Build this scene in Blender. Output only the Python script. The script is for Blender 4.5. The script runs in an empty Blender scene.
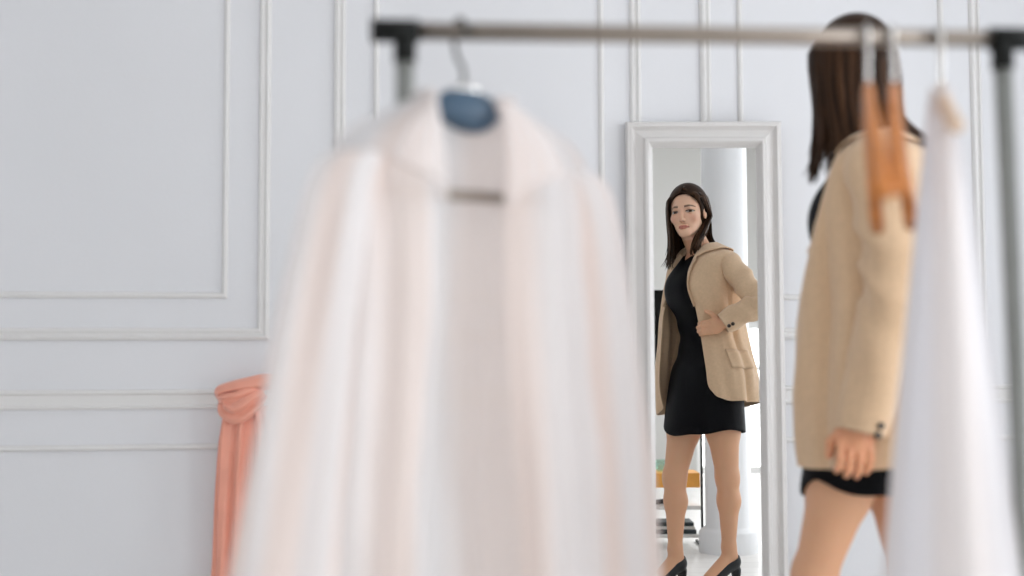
import bpy, bmesh, math, random
import numpy as np
from mathutils import Vector, Matrix, noise as mnoise

random.seed(7)
rng = np.random.RandomState(11)
SC = bpy.context.scene
COL = SC.collection

# ------------------------------------------------------------------ camera
F_PX = 1250.0
CAM = Vector((0.0, 0.0, 0.96))
PITCH = math.radians(3.43)
ROLL = math.radians(-0.2)
CAM_R = Matrix.Rotation(math.radians(90) + PITCH, 3, 'X') @ Matrix.Rotation(ROLL, 3, 'Z')
cam_d = bpy.data.cameras.new('camera')
cam_d.sensor_width = 36.0
cam_d.lens = F_PX / 1024 * 36.0
cam_d.dof.use_dof = True
cam_d.dof.focus_distance = 5.15
cam_d.dof.aperture_fstop = 1.5
cam_d.clip_start = 0.05
cam = bpy.data.objects.new('camera', cam_d)
cam.matrix_world = Matrix.Translation(CAM) @ CAM_R.to_4x4()
COL.objects.link(cam)
SC.camera = cam


def ray(px, py):
    return CAM_R @ Vector(((px - 512) / F_PX, -(py - 288) / F_PX, -1.0))


def at(px, py, Y):
    d = ray(px, py)
    return CAM + d * (Y / d.y)


# ------------------------------------------------------------------ world, lights, exposure
SC.view_settings.view_transform = 'Standard'
SC.view_settings.look = 'None'
SC.view_settings.exposure = -1.13
SC.view_settings.gamma = 1.0
SC.view_settings.use_curve_mapping = False
SC.cycles.use_denoising = True
SC.cycles.max_bounces = 10
SC.cycles.diffuse_bounces = 6
SC.cycles.glossy_bounces = 5
SC.cycles.transparent_max_bounces = 16
SC.cycles.sample_clamp_indirect = 6.0
SC.cycles.blur_glossy = 0.5

world = bpy.data.worlds.new('world')
SC.world = world
world.use_nodes = True
world.node_tree.nodes['Background'].inputs[0].default_value = (0.86, 0.92, 1.0, 1)
world.node_tree.nodes['Background'].inputs[1].default_value = 2.2

ROOM_X0, ROOM_X1, ROOM_Y0, CEIL = -3.2, 2.4, -2.4, 2.9
RIGHT_WINDOWS = [(-1.9, -0.5), (0.15, 1.55), (2.2, 3.6)]
BACK_WINDOWS = [(-2.4, -1.0), (-0.5, 0.9), (1.55, 2.25)]
WZ0, WZ1, LOW_TOP = 0.35, 2.6, 1.3


def area(name, loc, rot, sx, sy, power, color):
    d = bpy.data.lights.new(name, 'AREA')
    d.shape = 'RECTANGLE'
    d.size, d.size_y = sx, sy
    d.energy = power
    d.color = color
    o = bpy.data.objects.new(name, d)
    o.location = loc
    o.rotation_euler = rot
    COL.objects.link(o)
    return o


for (y0, y1), pw in zip(RIGHT_WINDOWS, (60, 135, 50)):
    area('window_daylight', (ROOM_X1 + 0.22, (y0 + y1) / 2, (WZ0 + WZ1) / 2), (0, math.radians(90), 0),
         WZ1 - WZ0, y1 - y0, pw, (0.97, 0.98, 1.0))
for x0, x1 in BACK_WINDOWS:
    z0, z1 = (0.02, LOW_TOP) if x0 > 1 else (WZ0, WZ1)
    area('window_daylight', ((x0 + x1) / 2, ROOM_Y0 - 0.22, (z0 + z1) / 2), (math.radians(90), 0, 0),
         x1 - x0, z1 - z0, 30, (1.0, 0.985, 0.97))

# ------------------------------------------------------------------ materials


def new_mat(name):
    m = bpy.data.materials.new(name)
    m.use_nodes = True
    return m, m.node_tree, m.node_tree.nodes['Principled BSDF']


def mat(name, col, rough=0.6, metal=0.0, vary=0.0, scale=8.0, bump=0.0, bscale=60.0, sheen=0.0, spec=0.5,
        coat=0.0, sss=0.0, stretch=(1, 1, 1)):
    m, nt, p = new_mat(name)
    p.inputs['Base Color'].default_value = (*col, 1)
    p.inputs['Roughness'].default_value = rough
    p.inputs['Metallic'].default_value = metal
    p.inputs['Specular IOR Level'].default_value = spec
    p.inputs['Sheen Weight'].default_value = sheen
    p.inputs['Coat Weight'].default_value = coat
    if sss:
        p.inputs['Subsurface Weight'].default_value = sss
        p.inputs['Subsurface Radius'].default_value = (0.012, 0.005, 0.003)
        p.inputs['Subsurface Scale'].default_value = 1.0
    tc = nt.nodes.new('ShaderNodeTexCoord')
    mp = nt.nodes.new('ShaderNodeMapping')
    mp.inputs['Scale'].default_value = stretch
    nt.links.new(tc.outputs['Object'], mp.inputs[0])
    if vary:
        n = nt.nodes.new('ShaderNodeTexNoise')
        n.inputs['Scale'].default_value = scale
        n.inputs['Detail'].default_value = 5
        nt.links.new(mp.outputs[0], n.inputs['Vector'])
        r = nt.nodes.new('ShaderNodeValToRGB')
        r.color_ramp.elements[0].position = 0.3
        r.color_ramp.elements[1].position = 0.7
        r.color_ramp.elements[0].color = (*[c * (1 - vary) for c in col], 1)
        r.color_ramp.elements[1].color = (*[min(1, c * (1 + vary)) for c in col], 1)
        nt.links.new(n.outputs['Fac'], r.inputs[0])
        nt.links.new(r.outputs[0], p.inputs['Base Color'])
    if bump:
        n2 = nt.nodes.new('ShaderNodeTexNoise')
        n2.inputs['Scale'].default_value = bscale
        n2.inputs['Detail'].default_value = 4
        nt.links.new(mp.outputs[0], n2.inputs['Vector'])
        b = nt.nodes.new('ShaderNodeBump')
        b.inputs['Strength'].default_value = bump
        b.inputs['Distance'].default_value = 0.01
        nt.links.new(n2.outputs['Fac'], b.inputs['Height'])
        nt.links.new(b.outputs[0], p.inputs['Normal'])
    return m


def attr_mat(name, rough=0.5, sss=0.0, spec=0.4, aniso=False):
    m, nt, p = new_mat(name)
    a = nt.nodes.new('ShaderNodeAttribute')
    a.attribute_name = 'paint'
    nt.links.new(a.outputs['Color'], p.inputs['Base Color'])
    p.inputs['Roughness'].default_value = rough
    p.inputs['Specular IOR Level'].default_value = spec
    if sss:
        p.inputs['Subsurface Weight'].default_value = sss
        p.inputs['Subsurface Radius'].default_value = (0.010, 0.004, 0.002)
        p.inputs['Subsurface Scale'].default_value = 1.0
    return m


def sheer(name, col, col2=None, stripes=14.0, transl=0.35, transp=0.0):
    """thin cloth: diffuse + light passing through, woven vertical stripes from the cloth's own UV"""
    m = bpy.data.materials.new(name)
    m.use_nodes = True
    nt = m.node_tree
    nt.nodes.clear()
    out = nt.nodes.new('ShaderNodeOutputMaterial')
    dif = nt.nodes.new('ShaderNodeBsdfDiffuse')
    tr = nt.nodes.new('ShaderNodeBsdfTranslucent')
    mx = nt.nodes.new('ShaderNodeMixShader')
    mx.inputs[0].default_value = transl
    nt.links.new(dif.outputs[0], mx.inputs[1])
    nt.links.new(tr.outputs[0], mx.inputs[2])
    last = mx
    if transp:
        tp = nt.nodes.new('ShaderNodeBsdfTransparent')
        m2 = nt.nodes.new('ShaderNodeMixShader')
        m2.inputs[0].default_value = transp
        nt.links.new(mx.outputs[0], m2.inputs[1])
        nt.links.new(tp.outputs[0], m2.inputs[2])
        last = m2
    nt.links.new(last.outputs[0], out.inputs[0])
    if col2:
        uv = nt.nodes.new('ShaderNodeTexCoord')
        w = nt.nodes.new('ShaderNodeTexWave')
        w.bands_direction = 'X'
        w.inputs['Scale'].default_value = stripes / 3.1416 / 2
        w.inputs['Distortion'].default_value = 1.2
        w.inputs['Detail'].default_value = 1
        nt.links.new(uv.outputs['UV'], w.inputs['Vector'])
        r = nt.nodes.new('ShaderNodeValToRGB')
        r.color_ramp.elements[0].position = 0.25
        r.color_ramp.elements[1].position = 0.75
        r.color_ramp.elements[0].color = (*col, 1)
        r.color_ramp.elements[1].color = (*col2, 1)
        nt.links.new(w.outputs['Fac'], r.inputs[0])
        nt.links.new(r.outputs[0], dif.inputs[0])
        nt.links.new(r.outputs[0], tr.inputs[0])
    else:
        dif.inputs[0].default_value = (*col, 1)
        tr.inputs[0].default_value = (*col, 1)
    return m


def glass_mat(name, tint=(1, 1, 1), gloss=0.08):
    m = bpy.data.materials.new(name)
    m.use_nodes = True
    nt = m.node_tree
    nt.nodes.clear()
    out = nt.nodes.new('ShaderNodeOutputMaterial')
    t = nt.nodes.new('ShaderNodeBsdfTransparent')
    t.inputs[0].default_value = (*tint, 1)
    g = nt.nodes.new('ShaderNodeBsdfGlossy')
    g.inputs['Roughness'].default_value = 0.02
    mx = nt.nodes.new('ShaderNodeMixShader')
    mx.inputs[0].default_value = gloss
    nt.links.new(t.outputs[0], mx.inputs[1])
    nt.links.new(g.outputs[0], mx.inputs[2])
    nt.links.new(mx.outputs[0], out.inputs[0])
    return m


M = {}
M['wall'] = mat('wall_paint', (0.765, 0.775, 0.80), 0.75, vary=0.015, scale=1.5, bump=0.03, bscale=90)
M['wall_warm'] = mat('warm_grey_wall_paint', (0.56, 0.55, 0.525), 0.8, vary=0.015, scale=1.5)
M['trim'] = mat('trim_paint', (0.78, 0.775, 0.765), 0.5, vary=0.01, scale=3)
M['ceiling'] = mat('ceiling_paint', (0.85, 0.85, 0.85), 0.9, vary=0.01, scale=2)
M['frame'] = mat('mirror_frame_paint', (0.70, 0.685, 0.67), 0.38, vary=0.02, scale=5)
M['frame_back'] = mat('frame_backing', (0.42, 0.32, 0.24), 0.7, vary=0.1, scale=20)
M['steel'] = mat('brushed_steel', (0.29, 0.25, 0.215), 0.38, 0.85, vary=0.05, scale=30)
M['post'] = mat('satin_grey_post', (0.27, 0.28, 0.265), 0.45, 0.3, vary=0.05, scale=20)
M['chrome'] = mat('chrome_hook', (0.75, 0.74, 0.72), 0.25, 0.9, vary=0.03, scale=30)
M['darkhook'] = mat('dark_hook', (0.06, 0.065, 0.06), 0.35, 0.5, vary=0.1, scale=30)
M['black'] = mat('black_plastic', (0.005, 0.006, 0.0055), 0.5, vary=0.1, scale=30, spec=0.2)
M['navy'] = mat('navy_blue_plastic', (0.035, 0.075, 0.125), 0.35, vary=0.15, scale=30)
M['blazer'] = mat('beige_blazer_cloth', (0.68, 0.475, 0.30), 0.85, vary=0.05, scale=90, bump=0.25, bscale=500, sheen=0.25)
M['lining'] = mat('blazer_lining', (0.40, 0.29, 0.20), 0.6, vary=0.04, scale=40)
M['dress'] = mat('black_dress_cloth', (0.003, 0.003, 0.004), 0.55, vary=0.2, scale=50, bump=0.1, bscale=120, spec=0.10)
M['leather'] = mat('black_shoe_suede', (0.008, 0.010, 0.012), 0.45, vary=0.2, scale=60)
M['button'] = mat('dark_horn_button', (0.03, 0.02, 0.015), 0.3, vary=0.2, scale=200)
M['pearl'] = mat('pearl', (0.85, 0.83, 0.8), 0.2, vary=0.02, scale=100)
M['skin'] = attr_mat('skin', 0.5, sss=0.15)
M['hair'] = attr_mat('hair', 0.45, spec=0.10)
M['salmon'] = mat('salmon_satin', (0.86, 0.37, 0.265), 0.34, vary=0.06, scale=12, sheen=0.3, bump=0.05, bscale=200)
M['blouse'] = sheer('striped_blouse_cloth', (0.96, 0.955, 0.96), (0.96, 0.885, 0.85), 9, 0.58, 0.40)
M['sheerwhite'] = sheer('white_sheer_cloth', (0.93, 0.93, 0.95), (0.92, 0.89, 0.88), 6, 0.55, 0.2)
M['wood'] = mat('orange_beech_wood', (0.54, 0.185, 0.035), 0.45, vary=0.15, scale=14, stretch=(1, 1, 8), coat=0.2)
M['palewood'] = mat('pale_padded_hanger', (0.72, 0.55, 0.42), 0.6, vary=0.08, scale=20)
M['orange'] = mat('orange_board', (0.90, 0.42, 0.08), 0.5, vary=0.08, scale=20)
M['whitelac'] = mat('white_lacquer', (0.82, 0.82, 0.80), 0.35, vary=0.02, scale=10)
M['column'] = mat('column_paint', (0.82, 0.83, 0.84), 0.7, vary=0.01, scale=3)
M['winframe'] = mat('window_frame_paint', (0.83, 0.83, 0.82), 0.4, vary=0.01, scale=5)
M['pane'] = glass_mat('window_glass', (1, 1, 1), 0.05)
M['greenglass'] = glass_mat('green_glass', (0.80, 0.93, 0.88), 0.12)
M['paper'] = mat('paper', (0.75, 0.74, 0.70), 0.8, vary=0.05, scale=40)
M['slate'] = mat('dark_slate_binder', (0.03, 0.045, 0.05), 0.5, vary=0.1, scale=30)

mm, nt, p = new_mat('mirror_silver')
p.inputs['Base Color'].default_value = (0.93, 0.94, 0.935, 1)
p.inputs['Metallic'].default_value = 1.0
p.inputs['Roughness'].default_value = 0.0
M['silver'] = mm

# floor: pale boards, procedural
fm, nt, p = new_mat('pale_floor_boards')
tc = nt.nodes.new('ShaderNodeTexCoord')
br = nt.nodes.new('ShaderNodeTexBrick')
br.inputs['Color1'].default_value = (0.78, 0.76, 0.73, 1)
br.inputs['Color2'].default_value = (0.82, 0.80, 0.77, 1)
br.inputs['Mortar'].default_value = (0.60, 0.57, 0.54, 1)
br.inputs['Scale'].default_value = 1.0
br.inputs['Mortar Size'].default_value = 0.003
br.inputs['Brick Width'].default_value = 1.3
br.inputs['Row Height'].default_value = 0.14
nt.links.new(tc.outputs['Object'], br.inputs['Vector'])
nt.links.new(br.outputs['Color'], p.inputs['Base Color'])
p.inputs['Roughness'].default_value = 0.28
M['floor'] = fm

# ------------------------------------------------------------------ object helpers


def link(o):
    COL.objects.link(o)
    return o


def thing(name, label, cat, loc=(0, 0, 0), group=None):
    o = bpy.data.objects.new(name, None)
    o.empty_display_size = 0.05
    o.location = loc
    o['label'] = label
    o['category'] = cat
    if group:
        o['group'] = group
    return link(o)


def world_loc(p):
    v = Vector((0, 0, 0))
    while p is not None:
        v += p.location
        p = p.parent
    return v


def put(name, me, material, parent=None, origin=None, smooth=True, kind=None, label=None):
    """mesh with world coordinates -> object; the origin moves to `origin` (default: the parent's)"""
    o = bpy.data.objects.new(name, me)
    base = world_loc(parent) if parent is not None else Vector((0, 0, 0))
    org = Vector(origin) if origin is not None else base
    me.transform(Matrix.Translation(-org))
    o.location = org - base
    if parent is not None:
        o.parent = parent
    if material is not None:
        for mt in (material if isinstance(material, (list, tuple)) else [material]):
            me.materials.append(mt)
    if smooth:
        for pl in me.polygons:
            pl.use_smooth = True
    if kind:
        o['kind'] = kind
    if label:
        o['label'] = label
    return link(o)


def mesh_np(name, v, f):
    me = bpy.data.meshes.new(name)
    me.from_pydata([tuple(x) for x in np.asarray(v, float)], [], [tuple(int(i) for i in x) for x in f])
    me.update()
    return me


def bm_mesh(name, bm):
    me = bpy.data.meshes.new(name)
    bmesh.ops.recalc_face_normals(bm, faces=bm.faces)
    bm.to_mesh(me)
    bm.free()
    return me


def add_box(bm, lo, hi, bevel=0.0, mtx=None):
    r = bmesh.ops.create_cube(bm, size=1.0)
    vs = r['verts']
    c = [(a + b) / 2 for a, b in zip(lo, hi)]
    s = [(b - a) for a, b in zip(lo, hi)]
    for v in vs:
        v.co = Vector([v.co[i] * s[i] + c[i] for i in range(3)])
    if bevel > 0:
        es = list({e for v in vs for e in v.link_edges})
        rr = bmesh.ops.bevel(bm, geom=es, offset=bevel, segments=2, affect='EDGES', profile=0.6)
        vs = list({v for f in rr['faces'] for v in f.verts} | {v for v in vs if v.is_valid})
    if mtx is not None:
        for v in vs:
            v.co = mtx @ v.co


def add_tube(bm, pts, rad, n=12, cap=True):
    pts = [Vector(q) for q in pts]
    rads = rad if hasattr(rad, '__len__') else [rad] * len(pts)
    rings = []
    up = Vector((0.13, 0.21, 0.97))
    for i, q in enumerate(pts):
        t = (pts[min(i + 1, len(pts) - 1)] - pts[max(i - 1, 0)]).normalized()
        a = t.cross(up)
        if a.length < 0.2:
            a = t.cross(Vector((1, 0, 0)))
        a.normalize()
        b = t.cross(a).normalized()
        up = b.cross(t) if False else up
        rings.append([bm.verts.new(q + (a * math.cos(k * 2 * math.pi / n) + b * math.sin(k * 2 * math.pi / n)) * rads[i])
                      for k in range(n)])
    for i in range(len(rings) - 1):
        for k in range(n):
            bm.faces.new((rings[i][k], rings[i][(k + 1) % n], rings[i + 1][(k + 1) % n], rings[i + 1][k]))
    if cap:
        bm.faces.new(rings[0][::-1])
        bm.faces.new(rings[-1])


def tube(name, pts, rad, m, parent=None, n=12, **kw):
    bm = bmesh.new()
    add_tube(bm, pts, rad, n)
    return put(name, bm_mesh(name, bm), m, parent, **kw)


def box(name, lo, hi, m, parent=None, bevel=0.003, **kw):
    bm = bmesh.new()
    add_box(bm, lo, hi, bevel)
    kw.setdefault('smooth', False)
    return put(name, bm_mesh(name, bm), m, parent, **kw)


def catmull(P, n, closed=False):
    """P (k, ...) -> (n, ...) along axis 0"""
    P = np.asarray(P, float)
    k = len(P)
    if closed:
        t = np.linspace(0, k, n, endpoint=False)
        i1 = np.floor(t).astype(int) % k
        i0, i2, i3 = (i1 - 1) % k, (i1 + 1) % k, (i1 + 2) % k
    else:
        t = np.linspace(0, k - 1, n)
        i1 = np.minimum(np.floor(t).astype(int), k - 2)
        i0, i2, i3 = np.maximum(i1 - 1, 0), i1 + 1, np.minimum(i1 + 2, k - 1)
    u = (t - np.floor(t)) if closed else (t - i1)
    u = u.reshape(-1, *([1] * (P.ndim - 1)))
    a, b, c, d = P[i0], P[i1], P[i2], P[i3]
    return 0.5 * (2 * b + (c - a) * u + (2 * a - 5 * b + 4 * c - d) * u * u + (3 * b - a - 3 * c + d) * u ** 3)


def grid_mesh(name, G, closed=False, uv=True):
    """G (rows, cols, 3)"""
    R, Cn, _ = G.shape
    idx = np.arange(R * Cn).reshape(R, Cn)
    f = []
    uvs = []
    cc = Cn if closed else Cn - 1
    for i in range(R - 1):
        for j in range(cc):
            j2 = (j + 1) % Cn
            f.append((idx[i, j], idx[i, j2], idx[i + 1, j2], idx[i + 1, j]))
            uvs += [(j / cc, i / (R - 1)), ((j + 1) / cc, i / (R - 1)), ((j + 1) / cc, (i + 1) / (R - 1)), (j / cc, (i + 1) / (R - 1))]
    me = mesh_np(name, G.reshape(-1, 3), f)
    if uv:
        l = me.uv_layers.new(name='UVMap')
        l.data.foreach_set('uv', np.array(uvs, float).ravel())
    return me


def solidify(o, t, offset=0.0):
    md = o.modifiers.new('solid', 'SOLIDIFY')
    md.thickness = t
    md.offset = offset
    return o


def bake(o):
    """apply the modifiers to the mesh"""
    dg = bpy.context.evaluated_depsgraph_get()
    dg.update()
    me = bpy.data.meshes.new_from_object(o.evaluated_get(dg), depsgraph=dg)
    o.modifiers.clear()
    o.data = me
    return o


def grid_normals(G, closed=False):
    du = np.gradient(G, axis=1)
    if closed:
        du = (np.roll(G, -1, 1) - np.roll(G, 1, 1)) / 2
    dv = np.gradient(G, axis=0)
    n = np.cross(du, dv)
    return n / (np.linalg.norm(n, axis=2, keepdims=True) + 1e-9)


def fnoise(P, scale, seed=0.0):
    s = P.reshape(-1, 3) * scale
    out = np.array([mnoise.noise(Vector((a[0] + seed, a[1] - seed, a[2] + 2 * seed))) for a in s])
    return out.reshape(P.shape[:-1])


# ------------------------------------------------------------------ signed distance modelling


class Sdf:
    def __init__(self):
        self.ops = []

    def cone(self, a, b, ra, rb, k=0.02, sub=False):
        self.ops.append(('cone', np.array(a, float), np.array(b, float), ra, rb, k, sub))
        return self

    def ell(self, c, r, basis=None, k=0.02, sub=False):
        B = np.eye(3) if basis is None else np.array([np.array(x, float) for x in basis])
        self.ops.append(('ell', np.array(c, float), np.array(r, float), B, None, k, sub))
        return self

    def _d(self, op, P):
        if op[0] == 'cone':
            _, a, b, ra, rb, k, sub = op
            ab = b - a
            t = np.clip(((P - a) @ ab) / max(ab @ ab, 1e-9), 0, 1)
            return np.linalg.norm(P - a - t[..., None] * ab, axis=-1) - (ra + (rb - ra) * t)
        _, c, r, B, _, k, sub = op
        q = (P - c) @ B.T
        k0 = np.linalg.norm(q / r, axis=-1)
        k1 = np.linalg.norm(q / (r * r), axis=-1) + 1e-9
        return np.where(k0 < 1e-4, -r.min(), k0 * (k0 - 1) / k1)

    def _box(self, op):
        if op[0] == 'cone':
            r = max(op[3], op[4])
            return np.minimum(op[1], op[2]) - r, np.maximum(op[1], op[2]) + r
        r = op[2].max()
        return op[1] - r, op[1] + r

    @staticmethod
    def _mix(f, d, k, sub):
        if sub:
            h = np.clip(0.5 - 0.5 * (f + d) / k, 0, 1)
            return f * (1 - h) + (-d) * h + k * h * (1 - h)
        h = np.clip(0.5 + 0.5 * (f - d) / k, 0, 1)
        return f * (1 - h) + d * h - k * h * (1 - h)

    def eval(self, P, cap=0.1):
        f = np.full(P.shape[:-1], cap)
        for op in self.ops:
            f = self._mix(f, self._d(op, P), op[5], op[6])
        return f

    def grid(self, lo, hi, h, cap=0.1, mg=0.045):
        lo, hi = np.array(lo, float), np.array(hi, float)
        n = np.ceil((hi - lo) / h).astype(int) + 1
        f = np.full(n, cap, np.float32)
        ax = [lo[i] + np.arange(n[i]) * h for i in range(3)]
        for op in self.ops:
            a, b = self._box(op)
            i0 = np.clip(((a - mg - lo) / h).astype(int), 0, n)
            i1 = np.clip(((b + mg - lo) / h).astype(int) + 2, 0, n)
            if np.any(i1 <= i0):
                continue
            sl = tuple(slice(i0[i], i1[i]) for i in range(3))
            P = np.stack(np.meshgrid(*[ax[i][sl[i]] for i in range(3)], indexing='ij'), -1)
            f[sl] = self._mix(f[sl], self._d(op, P), op[5], op[6])
        return f, lo, h


def surface_nets(f, lo, h):
    s = f < 0
    nx, ny, nz = f.shape
    c = np.zeros((nx - 1, ny - 1, nz - 1), np.int8)
    for dx in (0, 1):
        for dy in (0, 1):
            for dz in (0, 1):
                c += s[dx:nx - 1 + dx, dy:ny - 1 + dy, dz:nz - 1 + dz]
    act = np.argwhere((c > 0) & (c < 8))
    idm = np.full(c.shape, -1, np.int64)
    idm[act[:, 0], act[:, 1], act[:, 2]] = np.arange(len(act))
    acc = np.zeros((len(act), 3))
    cnt = np.zeros(len(act))
    corners = [(a, b, d) for a in (0, 1) for b in (0, 1) for d in (0, 1)]
    for i, ca in enumerate(corners):
        for cb in corners[i + 1:]:
            if sum(abs(x - y) for x, y in zip(ca, cb)) != 1:
                continue
            fa = f[act[:, 0] + ca[0], act[:, 1] + ca[1], act[:, 2] + ca[2]].astype(float)
            fb = f[act[:, 0] + cb[0], act[:, 1] + cb[1], act[:, 2] + cb[2]].astype(float)
            m = (fa < 0) != (fb < 0)
            t = np.where(m, fa / np.where(m, fa - fb, 1), 0)
            pa, pb = np.array(ca, float), np.array(cb, float)
            acc[m] += pa + t[m, None] * (pb - pa)
            cnt[m] += 1
    V = lo + h * (act + acc / cnt[:, None])
    F = []
    for ax in range(3):
        sl0 = [slice(None)] * 3
        sl1 = [slice(None)] * 3
        sl0[ax] = slice(0, -1)
        sl1[ax] = slice(1, None)
        a, b = s[tuple(sl0)], s[tuple(sl1)]
        e = np.argwhere(a != b)
        o1, o2 = [(1, 2), (2, 0), (0, 1)][ax]
        ok = (e[:, o1] > 0) & (e[:, o2] > 0) & (e[:, o1] < f.shape[o1] - 1) & (e[:, o2] < f.shape[o2] - 1)
        e = e[ok]
        inside = a[e[:, 0], e[:, 1], e[:, 2]]
        q = []
        for d1, d2 in ((0, 0), (-1, 0), (-1, -1), (0, -1)):
            c_ = e.copy()
            c_[:, o1] += d1
            c_[:, o2] += d2
            q.append(idm[c_[:, 0], c_[:, 1], c_[:, 2]])
        q = np.stack(q, 1)
        q[~inside] = q[~inside][:, ::-1]
        F.append(q)
    return V, np.concatenate(F)


def sdf_mesh(name, sdf, lo, hi, h, cut=None):
    f, l, hh = sdf.grid(lo, hi, h)
    if cut is not None:
        n = f.shape
        P = np.stack(np.meshgrid(*[l[i] + np.arange(n[i]) * hh for i in range(3)], indexing='ij'), -1)
        f = cut(f, P).astype(np.float32)
    V, F = surface_nets(f, l, hh)
    return V, F


# ------------------------------------------------------------------ THE SETTING
WD, WA = 4.058, math.radians(7.0)          # the panelled wall runs away to the right
WS = Vector((math.cos(WA), math.sin(WA), 0))
WN = Vector((math.sin(WA), -math.cos(WA), 0))   # towards the room
W0 = Vector((0, WD, 0))


def wall_hit(px, py):
    d = ray(px, py)
    t = (W0 - CAM).dot(WN) / d.dot(WN)
    q = CAM + d * t
    return (q - W0).dot(WS), q.z


def wl(s, z, n=0.0):
    return W0 + WS * s + WN * n + Vector((0, 0, z))


def WY(x):
    return WD + x * math.tan(WA)


def slab(name, pts, direction, m, kind='structure'):
    """pts: planar outline; extruded by direction"""
    bm = bmesh.new()
    a = [bm.verts.new(q) for q in pts]
    b = [bm.verts.new(Vector(q) + Vector(direction)) for q in pts]
    bm.faces.new(a)
    bm.faces.new(b[::-1])
    for i in range(len(a)):
        j = (i + 1) % len(a)
        bm.faces.new((a[i], b[i], b[j], a[j]))
    return put(name, bm_mesh(name, bm), m, smooth=False, kind=kind)


S0, S1 = (ROOM_X0) / math.cos(WA), (ROOM_X1) / math.cos(WA)
slab('wall_back', [wl(S0, 0), wl(S1, 0), wl(S1, CEIL), wl(S0, CEIL)], -WN * 0.15, M['wall'])
slab('floor', [(ROOM_X0 - .3, ROOM_Y0 - .3, 0), (ROOM_X1 + .3, ROOM_Y0 - .3, 0), (ROOM_X1 + .3, 4.6, 0), (ROOM_X0 - .3, 4.6, 0)],
     (0, 0, -0.1), M['floor'])
slab('ceiling', [(ROOM_X0 - .3, ROOM_Y0 - .3, CEIL), (ROOM_X1 + .3, ROOM_Y0 - .3, CEIL), (ROOM_X1 + .3, 4.6, CEIL), (ROOM_X0 - .3, 4.6, CEIL)],
     (0, 0, 0.1), M['ceiling'])


def wall_with_windows(name, axis, pos, a0, a1, wins, thick, z0s):
    """wall as boxes around openings, one mesh"""
    bm = bmesh.new()

    def bx(p0, p1, z0, z1):
        if axis == 'x':
            add_box(bm, (pos, p0, z0), (pos + thick, p1, z1)) if thick > 0 else add_box(bm, (pos + thick, p0, z0), (pos, p1, z1))
        else:
            add_box(bm, (p0, pos + thick, z0), (p1, pos, z1))
    cur = a0
    for (w0, w1), z0 in zip(wins, z0s):
        bx(cur, w0, 0, CEIL)
        if z0 > 0.03:
            bx(w0, w1, 0, z0)
        bx(w0, w1, LOW_TOP if z0 < .03 else WZ1, CEIL)
        cur = w1
    bx(cur, a1, 0, CEIL)
    return put(name, bm_mesh(name, bm), M['wall_warm' if axis == 'y' else 'wall'], smooth=False, kind='structure')


wall_with_windows('wall_right', 'x', ROOM_X1, ROOM_Y0, WY(ROOM_X1), RIGHT_WINDOWS, 0.2, [WZ0] * 3)
wall_with_windows('wall_front', 'y', ROOM_Y0, ROOM_X0 - .15, ROOM_X1 + .2, BACK_WINDOWS, -0.2, [WZ0, WZ0, 0.02])
box('wall_left', (ROOM_X0 - .15, ROOM_Y0, 0), (ROOM_X0, WY(ROOM_X0), CEIL), M['wall'], bevel=0, kind='structure')

wn = 0


def window(axis, pos, w0, w1, z0, z1, out):
    global wn
    wn += 1
    t = 0.05
    bm = bmesh.new()

    def bx(b, p0, p1, q0, q1, th=t):
        c = pos + out * 0.1
        if axis == 'x':
            add_box(b, (c - th / 2, p0, q0), (c + th / 2, p1, q1), 0)
        else:
            add_box(b, (p0, c - th / 2, q0), (p1, c + th / 2, q1), 0)
    fw = 0.06
    bx(bm, w0, w0 + fw, z0, z1)
    bx(bm, w1 - fw, w1, z0, z1)
    bx(bm, w0 + fw, w1 - fw, z0, z0 + fw)
    bx(bm, w0 + fw, w1 - fw, z1 - fw, z1)
    mid = (w0 + w1) / 2
    bx(bm, mid - .02, mid + .02, z0 + fw, z1 - fw)
    bx(bm, w0 + fw, mid - .02, z0 + (z1 - z0) * .68, z0 + (z1 - z0) * .68 + .035)
    bx(bm, mid + .02, w1 - fw, z0 + (z1 - z0) * .68, z0 + (z1 - z0) * .68 + .035)
    f = put('window_%d' % wn, bm_mesh('window', bm), M['winframe'], smooth=False, kind='structure')
    bm = bmesh.new()
    bx(bm, w0 + fw / 2, w1 - fw / 2, z0 + fw / 2, z1 - fw / 2, 0.006)
    put('window_pane', bm_mesh('pane', bm), M['pane'], f, smooth=False)


for y0, y1 in RIGHT_WINDOWS:
    window('x', ROOM_X1, y0, y1, WZ0, WZ1, 1)
for x0, x1 in BACK_WINDOWS:
    window('y', ROOM_Y0, x0, x1, 0.02 if x0 > 1 else WZ0, LOW_TOP if x0 > 1 else WZ1, -1)

tn = 0


def sweep_frame(s0, s1, z0, z1, prof):
    """mitred picture-frame moulding; prof = (inset from the outer edge, height off the wall)"""
    global tn
    tn += 1
    bm = bmesh.new()
    loops = []
    for ins, hgt in prof:
        loops.append([bm.verts.new(wl(s, z, hgt)) for s, z in
                      ((s0 + ins, z0 + ins), (s1 - ins, z0 + ins), (s1 - ins, z1 - ins), (s0 + ins, z1 - ins))])
    for i in range(len(loops) - 1):
        for k in range(4):
            bm.faces.new((loops[i][k], loops[i][(k + 1) % 4], loops[i + 1][(k + 1) % 4], loops[i + 1][k]))
    put('trim_%d' % tn, bm_mesh('trim', bm), M['trim'], smooth=False, kind='structure')


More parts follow.
